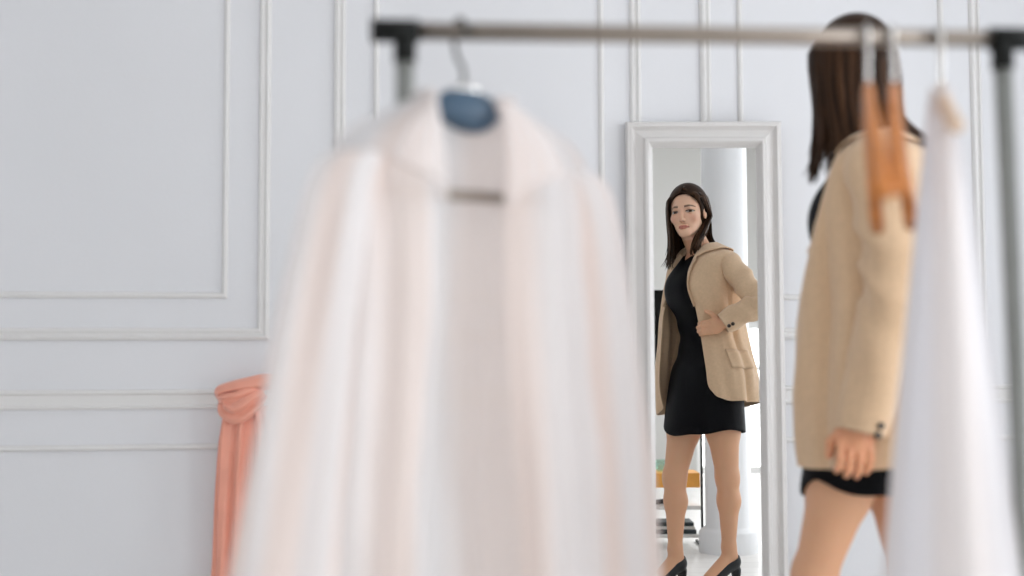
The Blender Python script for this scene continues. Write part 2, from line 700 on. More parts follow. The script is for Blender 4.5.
def sweep_line(s0, s1, z, prof):
    global tn
    tn += 1
    bm = bmesh.new()
    A = [bm.verts.new(wl(s0, z + dz, h)) for dz, h in prof]
    B = [bm.verts.new(wl(s1, z + dz, h)) for dz, h in prof]
    for i in range(len(A) - 1):
        bm.faces.new((A[i], B[i], B[i + 1], A[i + 1]))
    bm.faces.new(A[::-1])
    bm.faces.new(B)
    put('trim_%d' % tn, bm_mesh('trim', bm), M['trim'], smooth=False, kind='structure')


DOUBLE = [(-.002, 0), (-.002, .008), (.004, .015), (.010, .017), (.014, .010), (.018, .008), (.022, .010), (.026, .014), (.031, .013), (.036, .006), (.037, 0)]
SINGLE = [(-.001, 0), (-.001, .006), (.003, .011), (.009, .013), (.014, .010), (.018, .004), (.019, 0)]


def sx(px, py=200):
    return wall_hit(px, py)[0]


zo = wall_hit(240, 339.5)[1]
zi = wall_hit(200, 298)[1]
outer = [(sx(-80), sx(270)), (sx(334), sx(641.5)), (sx(702), sx(983))]
inner = [(sx(-42), sx(228.5)), (sx(373.5), sx(604.5)), (sx(739.5), sx(947))]
gap = outer[2][0] - outer[1][1]
wdt = outer[2][1] - outer[2][0]
outer.append((outer[2][1] + gap, min(outer[2][1] + gap + wdt, S1 - .05)))
inner.append((outer[3][0] + .115, outer[3][1] - .115))
a1 = outer[0][0] - gap
outer.append((a1 - wdt, a1))
inner.append((a1 - wdt + .115, a1 - .115))
for (a, b), (c, d) in zip(outer, inner):
    sweep_frame(a, b, zo, 2.66, DOUBLE)
    sweep_frame(c, d, zi, 2.545, SINGLE)
zr = wall_hit(100, 409)[1]
sweep_line(S0, S1, zr, [(-.002, 0), (0, .010), (.006, .012), (.011, .005), (.043, .005), (.048, .014), (.057, .014), (.060, 0)])
zl = wall_hit(100, 450)[1]
sweep_line(S0, S1, zl, [(-.001, 0), (-.001, .008), (.004, .014), (.010, .013), (.016, .006), (.017, 0)])
bm = bmesh.new()
A = [bm.verts.new(wl(S0, z, h)) for z, h in ((0, 0), (0, .018), (.09, .018), (.105, .008), (.11, 0))]
B = [bm.verts.new(wl(S1, z, h)) for z, h in ((0, 0), (0, .018), (.09, .018), (.105, .008), (.11, 0))]
for i in range(4):
    bm.faces.new((A[i], B[i], B[i + 1], A[i + 1]))
put('baseboard_back', bm_mesh('baseboard', bm), M['trim'], smooth=False, kind='structure')

# white round column off to the right, seen in the mirror
bm = bmesh.new()
cx, cy = 1.097, 1.75
prof = [(0.150, 0.0), (0.150, 0.10), (0.135, 0.115), (0.116, 0.13), (0.116, CEIL - .12), (0.15, CEIL - .06), (0.15, CEIL)]
rings = [[bm.verts.new((cx + r * math.cos(k * math.pi / 24), cy + r * math.sin(k * math.pi / 24), z)) for k in range(48)] for r, z in prof]
for i in range(len(rings) - 1):
    for k in range(48):
        bm.faces.new((rings[i][k], rings[i][(k + 1) % 48], rings[i + 1][(k + 1) % 48], rings[i + 1][k]))
put('column', bm_mesh('column', bm), M['column'], kind='structure')

# ------------------------------------------------------------------ MIRROR (faces the camera squarely, leans off the wall)
GY = 4.085
gl, gr = at(654, 300, GY).x, at(758, 300, GY).x
gt = at(706, 148, GY).z
ol, orr = at(627, 300, GY).x, at(783, 300, GY).x
ot = at(706, 122.5, GY).z
gb, ob = 0.10, 0.0
mt = thing('standing_mirror', 'tall white-framed rectangular mirror standing against the panelled wall, reflecting the woman', 'mirror',
           ((ol + orr) / 2, GY, 0))
# frame profile from the outside edge to the glass
fp = [(0.0, 0.016), (0.0, -0.016), (0.06, -0.026), (0.2, -0.028), (0.27, -0.018), (0.34, -0.012), (0.62, -0.022), (0.70, -0.034), (0.80, -0.036),
      (0.88, -0.026), (0.93, -0.012), (1.0, -0.004), (1.0, 0.004)]
bm = bmesh.new()
loops = []
for t, dy in fp:
    x0, x1 = ol + (gl - ol) * t, orr + (gr - orr) * t
    z0, z1 = ob + (gb - ob) * t, ot + (gt - ot) * t
    loops.append([bm.verts.new((x, GY + dy, z)) for x, z in ((x0, z0), (x1, z0), (x1, z1), (x0, z1))])
for i in range(len(loops) - 1):
    for k in range(4):
        bm.faces.new((loops[i][k], loops[i][(k + 1) % 4], loops[i + 1][(k + 1) % 4], loops[i + 1][k]))
put('frame', bm_mesh('frame', bm), M['frame'], mt, smooth=False)
box('glass', (gl - .005, GY, gb - .005), (gr + .005, GY + .004, gt + .005), M['silver'], mt, bevel=0)
box('back_panel', (ol + .004, GY + .005, ob + .004), (orr - .004, GY + .014, ot - .004), M['frame_back'], mt, bevel=0)

# ------------------------------------------------------------------ PERSON
C0 = np.array([0.83, 2.77, 0.0])
FV = np.array([-0.88, 0.475, 0.0]); FV /= np.linalg.norm(FV)
RV = np.array([-FV[1] * -1, -FV[0], 0.0])      # her right
RV = np.array([FV[1], -FV[0], 0.0])
ZV = np.array([0, 0, 1.0])
BAS = [FV, RV, ZV]


def Bp(u, v, z):
    return C0 + FV * u + RV * v + ZV * z


person = thing('person', 'woman with long dark hair in beige blazer and short black dress, facing the mirror', 'person', (0.83, 2.77, 0))

# head frame
HO = np.array([0.760, 2.79, 1.606])
yaw = math.radians(25.5)
HF = np.array([-math.sin(yaw), math.cos(yaw), 0.0])
HR = np.array([math.cos(yaw), math.sin(yaw), 0.0])
HU = ZV + HR * -0.07 + HF * 0.03
HU /= np.linalg.norm(HU)
HF = HF - HU * (HF @ HU); HF /= np.linalg.norm(HF)
HR = np.cross(HF, HU)
HB = [HR, HF, HU]


def Hp(a, b, c):
    return HO + HR * a + HF * b + HU * c


sh = {-1: np.array([0.772, 2.625, 1.374]), 1: np.array([0.916, 2.898, 1.370])}
el = {-1: np.array([0.783, 2.585, 1.115]), 1: np.array([1.008, 3.018, 1.203])}
wr = {-1: np.array([0.728, 2.598, 0.855]), 1: np.array([0.890, 3.012, 1.128])}
hip = {-1: Bp(.040, -.029, .88), 1: Bp(.036, .139, .88)}
kn = {-1: np.array([0.682, 2.865, .475]), 1: np.array([0.903, 2.875, .475])}
an = {-1: np.array([0.678, 2.890, .150]), 1: np.array([0.905, 2.875, .155])}
toe = {-1: np.array([-0.86, 0.51, 0]), 1: np.array([-0.90, 0.44, 0])}

tor = Sdf()
tor.ell(Bp(.036, .056, .92), (.106, .156, .13), BAS, .02)
for s in (-1, 1):
    tor.ell(Bp(-.012, .056 + s * .068, .885), (.075, .078, .085), BAS, .05)
tor.ell(Bp(.024, .028, 1.09), (.085, .112, .15), BAS, .06)
tor.ell(Bp(.030, .006, 1.27), (.096, .130, .17), BAS, .06)
for s in (-1, 1):
    tor.ell(Bp(.090, .002 + s * .048, 1.268), (.056, .062, .072), BAS, .06)
tor.cone(Bp(-.005, -.11, 1.378), Bp(-.005, .11, 1.378), .044, .044, .05)
TOR_N = len(tor.ops)

body = Sdf()
body.ops = list(tor.ops)
for s in (-1, 1):
    body.cone(Bp(-.010, s * .05, 1.405), Bp(-.005, s * .12, 1.380), .030, .034, .03)
    body.cone(sh[s], el[s], .043, .035, .03)
    body.cone(el[s], el[s] * .6 + wr[s] * .4, .035, .036, .02)
    body.cone(el[s] * .6 + wr[s] * .4, wr[s], .036, .024, .02)
    # legs
    q = hip[s] * .5 + kn[s] * .5
    body.cone(hip[s], q, .080, .069, .03)
    body.cone(q, kn[s], .069, .046, .03)
    back = -FV
    calf = kn[s] * .70 + an[s] * .30 + back * .005
    body.cone(kn[s], calf, .045, .045, .03)
    body.cone(calf, an[s] + ZV * .03, .045, .028, .03)
    body.ell(kn[s] + FV * .018 + ZV * .008, (.024, .030, .045), BAS, .02)
    # foot in a high heel
    g = toe[s]
    a = an[s]
    body.cone(a + ZV * .03, a - g * .018 - ZV * .03, .029, .026, .02)
    body.cone(a - ZV * .01, a + g * .10 - ZV * .092, .029, .027, .02)
    side = np.array([-g[1], g[0], 0])
    b0 = a + g * .105 - ZV * (a[2] - .036)
    body.ell(b0, (.045, .036, .024), [g, side, ZV], .02)
    body.cone(b0, b0 + g * .06 - ZV * .012, .024, .016, .02)
# neck
body.cone(Bp(-.01, 0, 1.41), Hp(0, -.03, -.075), .048, .043, .03)
body.cone(Bp(.01, 0, 1.40), Hp(0, -.015, -.09), .043, .040, .02)
HEAD0 = len(body.ops)
# head
H = lambda c, r, k, sub=False: body.ell(Hp(*c), r, HB, k, sub)
H((0, -.026, .032), (.0735, .090, .082), .02)
H((0, .022, -.012), (.0590, .062, .088), .02)
for s in (-1, 1):
    body.cone(Hp(s * .042, -.005, -.050), Hp(s * .012, .060, -.092), .013, .013, .025)
    H((s * .042, .045, -.026), (.018, .018, .016), .02)
H((0, .066, -.090), (.019, .016, .015), .02)
body.cone(Hp(-.026, .073, .017), Hp(.026, .073, .017), .011, .011, .015)
for s in (-1, 1):
    H((s * .034, .092, -.003), (.017, .017, .0115), .010, True)
    H((s * .033, .0665, -.003), (.0135, .0135, .0125), .004)
body.cone(Hp(0, .083, .004), Hp(0, .0985, -.034), .0065, .0090, .008)
body.cone(Hp(-.009, .090, -.038), Hp(.009, .090, -.038), .0068, .0068, .006)
body.cone(Hp(-.015, .0795, -.063), Hp(0, .0865, -.0615), .0045, .0055, .007)
body.cone(Hp(.015, .0795, -.063), Hp(0, .0865, -.0615), .0045, .0055, .007)
body.cone(Hp(-.012, .080, -.0715), Hp(0, .0855, -.0725), .0050, .0062, .006)
body.cone(Hp(.012, .080, -.0715), Hp(0, .0855, -.0725), .0050, .0062, .006)
for s in (-1, 1):
    H((s * .0755, -.008, -.006), (.007, .017, .030), .008)
    H((s * .0815, -.003, -.003), (.004, .009, .017), .004, True)
# hands ------------------------------------------------------------
# left: hangs at her side, fingers lightly curled over the blazer hem
w = wr[-1]
pc = w + np.array([-.018, .0, -.055])
body.ell(pc, (.036, .014, .042), [np.array([.97, 0, .22]), np.array([0, 1, 0]), np.array([-.22, 0, .97])], .015)
body.cone(w, pc, .023, .020, .015)
tips = []
for k, (x, L, r) in enumerate(((.742, .072, .0078), (.722, .080, .0084), (.701, .078, .0086), (.681, .068, .0082))):
    x -= .004
    k0 = np.array([x, w[1] - .002, .797])
    k1 = k0 + np.array([-.003, -.012, -.50 * L])
    k2 = k1 + np.array([-.002, .008, -.28 * L])
    k3 = k2 + np.array([-.001, .016, -.14 * L])
    for a, b, ra, rb in ((pc * .4 + k0 * .6, k0, r * 1.05, r * 1.05), (k0, k1, r * 1.05, r), (k1, k2, r, r * .95), (k2, k3, r * .95, r * .85)):
        body.cone(a, b, ra, rb, .0035)
t0 = pc + np.array([-.022, .012, .022])
t1 = t0 + np.array([-.022, .020, -.030]); t2 = t1 + np.array([-.002, .010, -.028])
body.cone(t0, t1, .012, .0105, .006); body.cone(t1, t2, .0105, .0085, .004)
# right: on the hip, fingers closed round the blazer front
w = wr[1]
pc2 = w + np.array([-.040, -.018, -.014])
ex = (pc2 - w) / np.linalg.norm(pc2 - w)
body.cone(w, pc2, .024, .020, .015)
body.ell(pc2 + ex * .008, (.036, .034, .014), [ex, ZV - ex * ex[2], np.cross(ex, ZV)], .012)
for k in range(4):
    zz = (.026, .009, -.009, -.025)[k]
    L = (.066, .074, .070, .058)[k]
    k0 = pc2 + ex * .030 + ZV * zz * .9 + np.array([0, .004, 0])
    k1 = k0 + np.array([-.50 * L, -.003, -.06 * L])
    k2 = k1 + np.array([-.15 * L, -.030 * L / .07, -.06 * L])
    k3 = k2 + np.array([.12 * L, -.014 * L / .07, -.02 * L])
    for a, b, ra, rb in ((pc2, k0, .0095, .0088), (k0, k1, .0088, .0084), (k1, k2, .0084, .0078), (k2, k3, .0078, .007)):
        body.cone(a, b, ra, rb, .0035)
t0 = pc2 + np.array([.004, -.004, .024])
t1 = t0 + np.array([-.028, -.004, .024]); t2 = t1 + np.array([-.022, -.004, .010])
body.cone(t0, t1, .0115, .0100, .006); body.cone(t1, t2, .0100, .0080, .004)

V, Fq = sdf_mesh('body', body, (.52, 2.47, -.01), (1.13, 3.13, 1.76), .004)
me = mesh_np('body', V, Fq)
# finer skin on the face: split the quads there and pull them back onto the surface
bm = bmesh.new()
bm.from_mesh(me)


def head_local(P):
    q = np.asarray(P) - HO
    return np.stack([q @ HR, q @ HF, q @ HU], -1)


for _ in range(2):
    co = np.array([v.co for v in bm.verts])
    hl = head_local(co)
    sel = (hl[:, 1] > .035) & (np.abs(hl[:, 0]) < .062) & (hl[:, 2] > -.09) & (hl[:, 2] < .035)
    bm.verts.ensure_lookup_table()
    es = [e for e in bm.edges if sel[e.verts[0].index] and sel[e.verts[1].index]]
    bmesh.ops.subdivide_edges(bm, edges=es, cuts=1, use_grid_fill=True)
    bm.verts.index_update()
bm.to_mesh(me)
bm.free()
n = len(me.vertices)
co = np.empty(n * 3); me.vertices.foreach_get('co', co); co = co.reshape(-1, 3)
hl = head_local(co)
sel = (hl[:, 1] > .02) & (hl[:, 2] > -.12)
P = co[sel]
for _ in range(2):
    e = 5e-4
    d0 = body.eval(P)
    g = np.stack([body.eval(P + np.eye(3)[i] * e) - d0 for i in range(3)], -1) / e
    g /= (np.linalg.norm(g, axis=1, keepdims=True) + 1e-6)
    P = P - g * np.clip(d0, -.003, .003)[:, None]
co[sel] = P
me.vertices.foreach_set('co', co.ravel())
me.update()
# skin colour: lips, brows, eyes and lashes belong to the face itself
hl = head_local(co)
colr = np.tile(np.array([0.72, 0.40, 0.24]), (n, 1))
a, b, c = hl.T


def blend(mask, col):
    global colr
    mask = np.clip(mask, 0, 1)[:, None]
    colr = colr * (1 - mask) + np.array(col) * mask


headm = (b > -.06) & (c > -.12) & (np.abs(a) < .1)
front = headm & (b > .03)
blend(headm * 0.8, (0.82, 0.52, 0.365))
blend(front * np.exp(-(((np.abs(a) - .042) / .016) ** 2 + ((c + .034) / .016) ** 2)) * .45, (0.66, 0.30, 0.22))
blend(front * np.exp(-((a / .010) ** 2 + ((c + .036) / .010) ** 2)) * .25, (0.68, 0.33, 0.24))
aa = np.abs(a)
# eye sockets a touch redder-brown, eyebrows
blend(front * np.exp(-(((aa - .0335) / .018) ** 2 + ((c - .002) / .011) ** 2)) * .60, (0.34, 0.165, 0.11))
bc = .0195 + .10 * (aa - .018) - 5.0 * np.maximum(aa - .034, 0) ** 2 * 4
bw = np.where(aa < .034, .0040, .0040 - (aa - .034) * .12)
blend(front * (aa > .014) * (aa < .053) * np.clip(1.6 - np.abs(c - bc) / bw, 0, 1) * .85, (0.06, 0.032, 0.020))
# eye opening
ea = (aa - .0335)
up = .0052 * np.sqrt(np.clip(1 - (ea / .0150) ** 2, 0, 1)) - .003
lo_ = -.0042 * np.sqrt(np.clip(1 - (ea / .0150) ** 2, 0, 1)) - .003
ins = front & (np.abs(ea) < .0150) & (c < up) & (c > lo_)
blend(ins * 1.0, (0.44, 0.39, 0.36))
gaze = np.where(a > 0, .004, .004)
iris = ins & (((a - np.sign(a) * .0335 - gaze) / .0068) ** 2 + ((c + .0025) / .0068) ** 2 < 1)
blend(iris * 1.0, (0.035, 0.020, 0.012))
blend(front * (np.abs(ea) < .0175) * np.clip(1.7 - np.abs(c - (.0055 * np.sqrt(np.clip(1 - (ea / .0178) ** 2, 0, 1)) - .003)) / .0017, 0, 1), (0.02, 0.012, 0.010))
blend(front * (np.abs(ea) < .015) * np.clip(1.2 - np.abs(c - lo_) / .0011, 0, 1) * .6, (0.10, 0.05, 0.04))
# lips
lw = .0250
lt = -.0600 - .0032 * (aa / lw) ** 2 - .004 * (aa / lw) ** 4 - .0014 * np.exp(-(a / .004) ** 2)
lb = -.0782 + .0108 * (aa / lw) ** 2.2
lips = front & (aa < lw) & (c < lt) & (c > lb) & (b > .055)
blend(lips * .9, (0.45, 0.145, 0.10))
blend(front * (aa < lw) * np.clip(1.4 - np.abs(c + .0675 + .003 * (aa / lw) ** 2) / .0011, 0, 1) * .8, (0.20, 0.045, 0.04))
# nostrils
blend(front * np.exp(-(((aa - .0065) / .0028) ** 2 + ((c + .0445) / .0022) ** 2)) * .7, (0.15, 0.05, 0.04))
# hands warmer
hm = (co[:, 2] < .87) & (co[:, 1] < 2.66) & (co[:, 2] > .70) & (co[:, 0] < .80)
blend(hm * .6, (0.78, 0.34, 0.18))
# scalp under the hair
blend(headm * ((c > .075) | (b < -.03)) * ((c > -.05)) * 1.0, (0.05, 0.028, 0.018))
ca = me.color_attributes.new('paint', 'FLOAT_COLOR', 'POINT')
ca.data.foreach_set('color', np.concatenate([colr, np.ones((n, 1))], 1).ravel())
put('body', me, M['skin'], person)

# dress ------------------------------------------------------------
drs = Sdf()
drs.ops = [(o[0], o[1], o[2] if o[0] != 'ell' else o[2] + .008, o[3] if o[0] == 'ell' else o[3] + .008,
            o[4] if o[0] == 'ell' else o[4] + .008, o[5], o[6]) for o in tor.ops]
mid = np.array([.810, 2.80, 0])
for s in (-1, 1):
    drs.cone(hip[s], hip[s] * .5 + kn[s] * .5, .090, .079, .05)
drs.ell(np.array([.818, 2.842, .80]), (.134, .166, .16), BAS, .05)
drs.ell(np.array([.818, 2.845, .66]), (.150, .174, .22), BAS, .05)


def dress_cut(f, P):
    z = P[..., 2]
    q = P - np.array([.818, 2.845, 0]) * np.clip((1.1 - P[..., 2:3]) * 4, 0, 1) - C0 * (1 - np.clip((1.1 - P[..., 2:3]) * 4, 0, 1))
    u = q @ FV
    v = q @ RV
    ang = np.arctan2(v, u)
    # wrap front: the hem lifts in a soft notch over the left thigh, dips again round the side
    hem = .665 + .030 * np.exp(-((ang + .95) / .33) ** 2) - .012 * np.cos(ang * 2) + .003 * np.sin(ang * 5)
    inner = f + .007
    hollow = np.where(z < .70, np.maximum(f, -(inner + .004)), f)
    neck = 1.425 - 6.0 * np.maximum(0, .075 - np.abs(v)) ** 2 * (u > 0)
    f2 = np.maximum(hollow, hem - z)
    f2 = np.maximum(f2, z - neck)
    ripple = .0022 * np.sin(z * 62 + ang * 3.0) * np.exp(-((z - 1.06) / .12) ** 2) + .001 * np.sin(ang * 7 + z * 6) * (z < .95)
    return f2 + ripple


V, Fq = sdf_mesh('dress', drs, (.58, 2.55, .58), (1.06, 3.02, 1.47), .004, dress_cut)
put('dress', mesh_np('dress', V, Fq), M['dress'], person)

# shoes ------------------------------------------------------------
for s in (-1, 1):
    g = toe[s] / np.linalg.norm(toe[s])
    a = an[s]
    side = np.array([-g[1], g[0], 0])
    so = Sdf()
    so.cone(a + ZV * .02, a - g * .020 - ZV * .03, .034, .032, .02)
    so.cone(a - ZV * .03 - g * .01, a + g * .10 - ZV * .105, .033, .031, .02)
    b0 = a + g * .105 - ZV * (a[2] - .034)
    so.ell(b0, (.055, .043, .029), [g, side, ZV], .02)
    so.cone(b0 + g * .01, b0 + g * .088 - ZV * .018, .026, .012, .02)

    def shoe_cut(f, P, a=a, g=g):
        t = (P - a) @ g                       # along the foot, 0 at the ankle
        z = P[..., 2]
        top = np.interp(t, [-.06, -.045, -.02, .03, .07, .11, .14, .3], [.158, .154, .142, .118, .088, .060, .085, .2])
        inner = f + .005
        shell = np.where(t < .115, np.maximum(f, -inner), f)
        solesole = np.interp(t, [-.06, -.03, .02, .08, .12, .3], [.095, .092, .078, .022, .004, .004])
        filled = np.where(z < solesole + .012, f, shell)
        return np.maximum(np.maximum(filled, z - top), np.maximum(solesole - .006, .003) - z)
    f, l, hh = so.grid(a - np.array([.26, .26, a[2] + .02]), a + np.array([.26, .26, .08]), .0032)
    nsh = f.shape
    P = np.stack(np.meshgrid(*[l[i] + np.arange(nsh[i]) * hh for i in range(3)], indexing='ij'), -1)
    f = shoe_cut(f, P)
    hs = Sdf().cone(a - g * .034 - ZV * (a[2] - .088), a - g * .040 - ZV * (a[2] - .012), .022, .0095, .01)
    hf, _, _ = hs.grid(a - np.array([.26, .26, a[2] + .02]), a + np.array([.26, .26, .08]), .0032)
    f = Sdf._mix(f, np.maximum(hf, .002 - P[..., 2]), .008, False)
    V, Fq = surface_nets(f.astype(np.float32), l, hh)
    put('shoe', mesh_np('shoe', V, Fq), M['leather'], person, origin=(a[0], a[1], 0))

# blazer -----------------------------------------------------------
LZ = [  # (u, v, z) left half: edge, front mid, front side, side, back side, back mid
    [(.044, -.050, 1.444), (.036, -.060, 1.452), (.024, -.068, 1.458), (.006, -.070, 1.462), (-.030, -.052, 1.466), (-.050, 0, 1.466)],
    [(.066, -.062, 1.402), (.066, -.090, 1.414), (.045, -.118, 1.430), (-.006, -.126, 1.438), (-.062, -.098, 1.432), (-.082, 0, 1.432)],
    [(.072, -.088, 1.345), (.080, -.112, 1.356), (.072, -.150, 1.385), (-.006, -.176, 1.408), (-.084, -.140, 1.395), (-.110, 0, 1.395)],
    [(.100, -.104, 1.275), (.108, -.130, 1.280), (.082, -.160, 1.290), (-.010, -.176, 1.300), (-.095, -.135, 1.295), (-.120, 0, 1.295)],
    [(.140, -.090, 1.180), (.134, -.126, 1.180), (.080, -.158, 1.180), (-.020, -.165, 1.180), (-.092, -.122, 1.180), (-.106, 0, 1.180)],
    [(.174, -.062, 1.060), (.150, -.124, 1.060), (.078, -.160, 1.060), (-.025, -.166, 1.060), (-.100, -.120, 1.060), (-.110, 0, 1.060)],
    [(.187, -.070, .930), (.160, -.128, .930), (.085, -.168, .930), (-.025, -.170, .930), (-.105, -.115, .930), (-.135, .030, .930)],
    [(.188, -.060, .820), (.165, -.125, .810), (.088, -.174, .805), (-.025, -.182, .805), (-.110, -.120, .810), (-.145, .035, .815)],
    [(.172, -.062, .765), (.160, -.122, .733), (.085, -.178, .733), (-.028, -.188, .738), (-.112, -.124, .748), (-.150, .035, .760)],
]
RZ = [  # right half: back side, side, front side, front mid, edge
    [(-.030, .052, 1.466), (.006, .070, 1.462), (.024, .068, 1.458), (.036, .060, 1.452), (.044, .050, 1.444)],
    [(-.062, .098, 1.432), (-.006, .126, 1.438), (.045, .118, 1.430), (.078, .088, 1.414), (.088, .058, 1.402)],
    [(-.084, .140, 1.395), (-.006, .176, 1.408), (.072, .150, 1.385), (.118, .108, 1.356), (.130, .074, 1.345)],
    [(-.095, .135, 1.295), (-.010, .176, 1.300), (.078, .158, 1.290), (.142, .126, 1.280), (.154, .098, 1.280)],
    [(-.092, .135, 1.180), (-.020, .178, 1.180), (.048, .172, 1.180), (.108, .152, 1.180), (.128, .116, 1.180)],
    [(-.105, .155, 1.060), (-.030, .200, 1.060), (.045, .200, 1.060), (.096, .176, 1.065), (.124, .140, 1.075)],
    [(-.125, .185, .930), (-.052, .242, .930), (.030, .252, .930), (.092, .232, .935), (.138, .190, .940)],
    [(-.135, .200, .840), (-.060, .255, .838), (.024, .266, .838), (.088, .244, .845), (.136, .200, .866)],
    [(-.140, .208, .790), (-.062, .262, .795), (.022, .272, .800), (.082, .252, .805), (.120, .214, .832)],
]
ring = np.array([[Bp(*q) for q in L_] + [Bp(*q) for q in R_] for L_, R_ in zip(LZ, RZ)])
NR, NC = 84, 130
G = catmull(catmull(ring, NR).transpose(1, 0, 2), NC).transpose(1, 0, 2)
Nn = grid_normals(G)
ctr = G.mean(axis=1, keepdims=True)
sgn = np.sign(((G - ctr) * Nn).sum(-1).mean())
Nn = Nn * sgn
tcol = np.linspace(0, 1, NC)[None, :]
trow = np.linspace(0, 1, NR)[:, None]
wob = fnoise(G * np.array([1, 1, .45]), 16, 3.1) * .006 + fnoise(G * np.array([1, 1, .3]), 34, 8.7) * .0025
wob += .006 * np.sin(tcol * 52 + 1.2 * trow * 3) * np.clip(trow - .45, 0, 1) * 1.2
dnf = np.clip((trow - .30) * 4, 0, 1)
wob -= .020 * np.exp(-((tcol - .170 - .02 * trow) / .022) ** 2) * dnf          # long fold down the left front
wob += .008 * np.exp(-((tcol - .235) / .020) ** 2) * dnf
wob -= .012 * np.exp(-((tcol - .70 - .05 * trow) / .018) ** 2) * dnf
wob += .010 * np.exp(-((tcol - .76 - .03 * trow) / .022) ** 2) * dnf
wob *= np.clip(trow * 4, 0, 1)
G = G + Nn * wob[..., None]
bz = put('blazer', grid_mesh('blazer', G), M['blazer'], person)
solidify(bz, .005, 1.0 if sgn > 0 else -1.0)
bake(bz)
GB, NB = G, Nn


def patch(name, rows, colfn, off, th, parent, mtl, ncol=10):
    """cloth laid over the blazer's surface: rows r0..r1 of the grid, columns colfn(row)->(c0, c1) fractional"""
    out = []
    for r in rows:
        c0, c1 = colfn(r)
        line = []
        for k in range(ncol):
            c = c0 + (c1 - c0) * k / (ncol - 1)
            i = int(np.clip(math.floor(c), 0, NC - 2)); f_ = c - i
            ri = int(np.clip(math.floor(r), 0, NR - 2)); rf = r - ri
            pnt = (GB[ri, i] * (1 - f_) + GB[ri, i + 1] * f_) * (1 - rf) + (GB[ri + 1, i] * (1 - f_) + GB[ri + 1, i + 1] * f_) * rf
            nn = NB[ri, i]
            o_ = off(k / (ncol - 1), r)
            line.append(pnt + nn * o_)
        out.append(line)
    me = grid_mesh(name, np.array(out))
    o = put(name, me, mtl, parent)
    solidify(o, th, 0)
    return bake(o)


# lapels: fold back from the front edge down to the first button
for s in (-1, 1):
    def cf(r, s=s):
        t = r / 40.0
        wdt_ = np.interp(t, [0, .12, .30, .42, .44, .52, .8, 1.0], [.052, .060, .078, .088, .068, .066, .034, .002])
        span = wdt_ / .60 * NC * .62
        return (0.0, span) if s < 0 else (NC - 1.0, NC - 1 - span)
    patch('lapel', np.linspace(7, 40, 36), cf, lambda k, r: .005 + .011 * k, .004, bz, M['blazer'])
patch('collar', np.linspace(-0, 13, 10), lambda r: (10, NC - 11), lambda k, r: .010 + .004 * (r / 13), .004, bz, M['blazer'], 60)


def sleeve(path, rad, seed, parent, wr_amp):
    pts = catmull(np.array(path), 70)
    rad = np.interp(np.linspace(0, 1, 70), np.linspace(0, 1, len(rad)), rad)
    N = 44
    rows = []
    axis = np.gradient(pts, axis=0)
    axis /= np.linalg.norm(axis, axis=1, keepdims=True)
    ref = np.array([.3, -.9, .1])
    for i in range(70):
        t = axis[i]
        a_ = np.cross(t, ref); a_ /= np.linalg.norm(a_)
        b_ = np.cross(t, a_)
        th_ = np.linspace(0, 2 * math.pi, N, endpoint=False)
        rr = rad[i] * np.ones(N)
        x = i / 69
        el_ = math.exp(-((x - .52) / .20) ** 2)
        rr = rr + wr_amp * (.25 + el_) * (1 - 1.9 * np.abs(np.sin(x * 21 + 1.3 * np.sin(th_ + seed) + .5 * np.sin(2 * th_ - seed))) ** .7) * (.55 + .45 * np.cos(th_ - 1 + seed))
        rr = rr + .35 * wr_amp * np.sin(x * 34 + 2 * th_ + seed)
        rr = rr + .003 * np.sin(3 * th_ + 6 * x + seed)
        rows.append(pts[i] + np.outer(np.cos(th_) * rr, a_) + np.outer(np.sin(th_) * rr, b_))
    o = put('sleeve', grid_mesh('sleeve', np.array(rows), True), M['blazer'], parent)
    solidify(o, .004, 0)
    bake(o)
    return pts, axis


shp = {s: sh[s] for s in (-1, 1)}
pL, aL = sleeve([sh[-1] + np.array([.018, .03, .024]), sh[-1] + np.array([.0, -.004, -.014]), (sh[-1] + el[-1]) / 2 + np.array([.006, -.006, 0]),
                 el[-1] + np.array([.002, 0, 0]), (el[-1] + wr[-1]) / 2 + np.array([.004, 0, 0]), wr[-1] + np.array([-.004, 0, -.040])],
                [.054, .066, .064, .061, .058, .056, .051], .4, bz, .006)
ehat = (wr[1] - el[1]) / np.linalg.norm(wr[1] - el[1])
pR, aR = sleeve([sh[1] + np.array([-.02, -.03, .020]), sh[1] + np.array([.004, .006, -.004]), (sh[1] + el[1]) / 2 + np.array([.004, 0, .006]),
                 el[1] + np.array([.004, .0, 0]), (el[1] + wr[1]) / 2 + np.array([.006, .004, 0]), wr[1] + ehat * .022],
                [.046, .053, .050, .052, .052, .048, .045], 2.2, bz, .0095)


def disc(name, c, nrm, r, th, m, parent):
    c, nrm = Vector(c), Vector(nrm).normalized()
    bm = bmesh.new()
    q = nrm.to_track_quat('Z', 'Y').to_matrix().to_4x4()
    prof_ = [(0, -th), (r, -th), (r, th * .5), (r * .85, th), (r * .6, th * .6), (0, th * .6)]
    rr = []
    for rad_, z_ in prof_:
        if rad_ == 0:
            rr.append([bm.verts.new(Matrix.Translation(c) @ q @ Vector((0, 0, z_)))])
        else:
            rr.append([bm.verts.new(Matrix.Translation(c) @ q @ Vector((rad_ * math.cos(k * math.pi / 8), rad_ * math.sin(k * math.pi / 8), z_))) for k in range(16)])
    for i in range(len(rr) - 1):
        A_, B_ = rr[i], rr[i + 1]
        for k in range(16):
            k2 = (k + 1) % 16
            if len(A_) == 1:
                bm.faces.new((A_[0], B_[k], B_[k2]))
            elif len(B_) == 1:
                bm.faces.new((A_[k], A_[k2], B_[0]))
            else:
                bm.faces.new((A_[k], A_[k2], B_[k2], B_[k]))
    return put(name, bm_mesh(name, bm), m, parent)


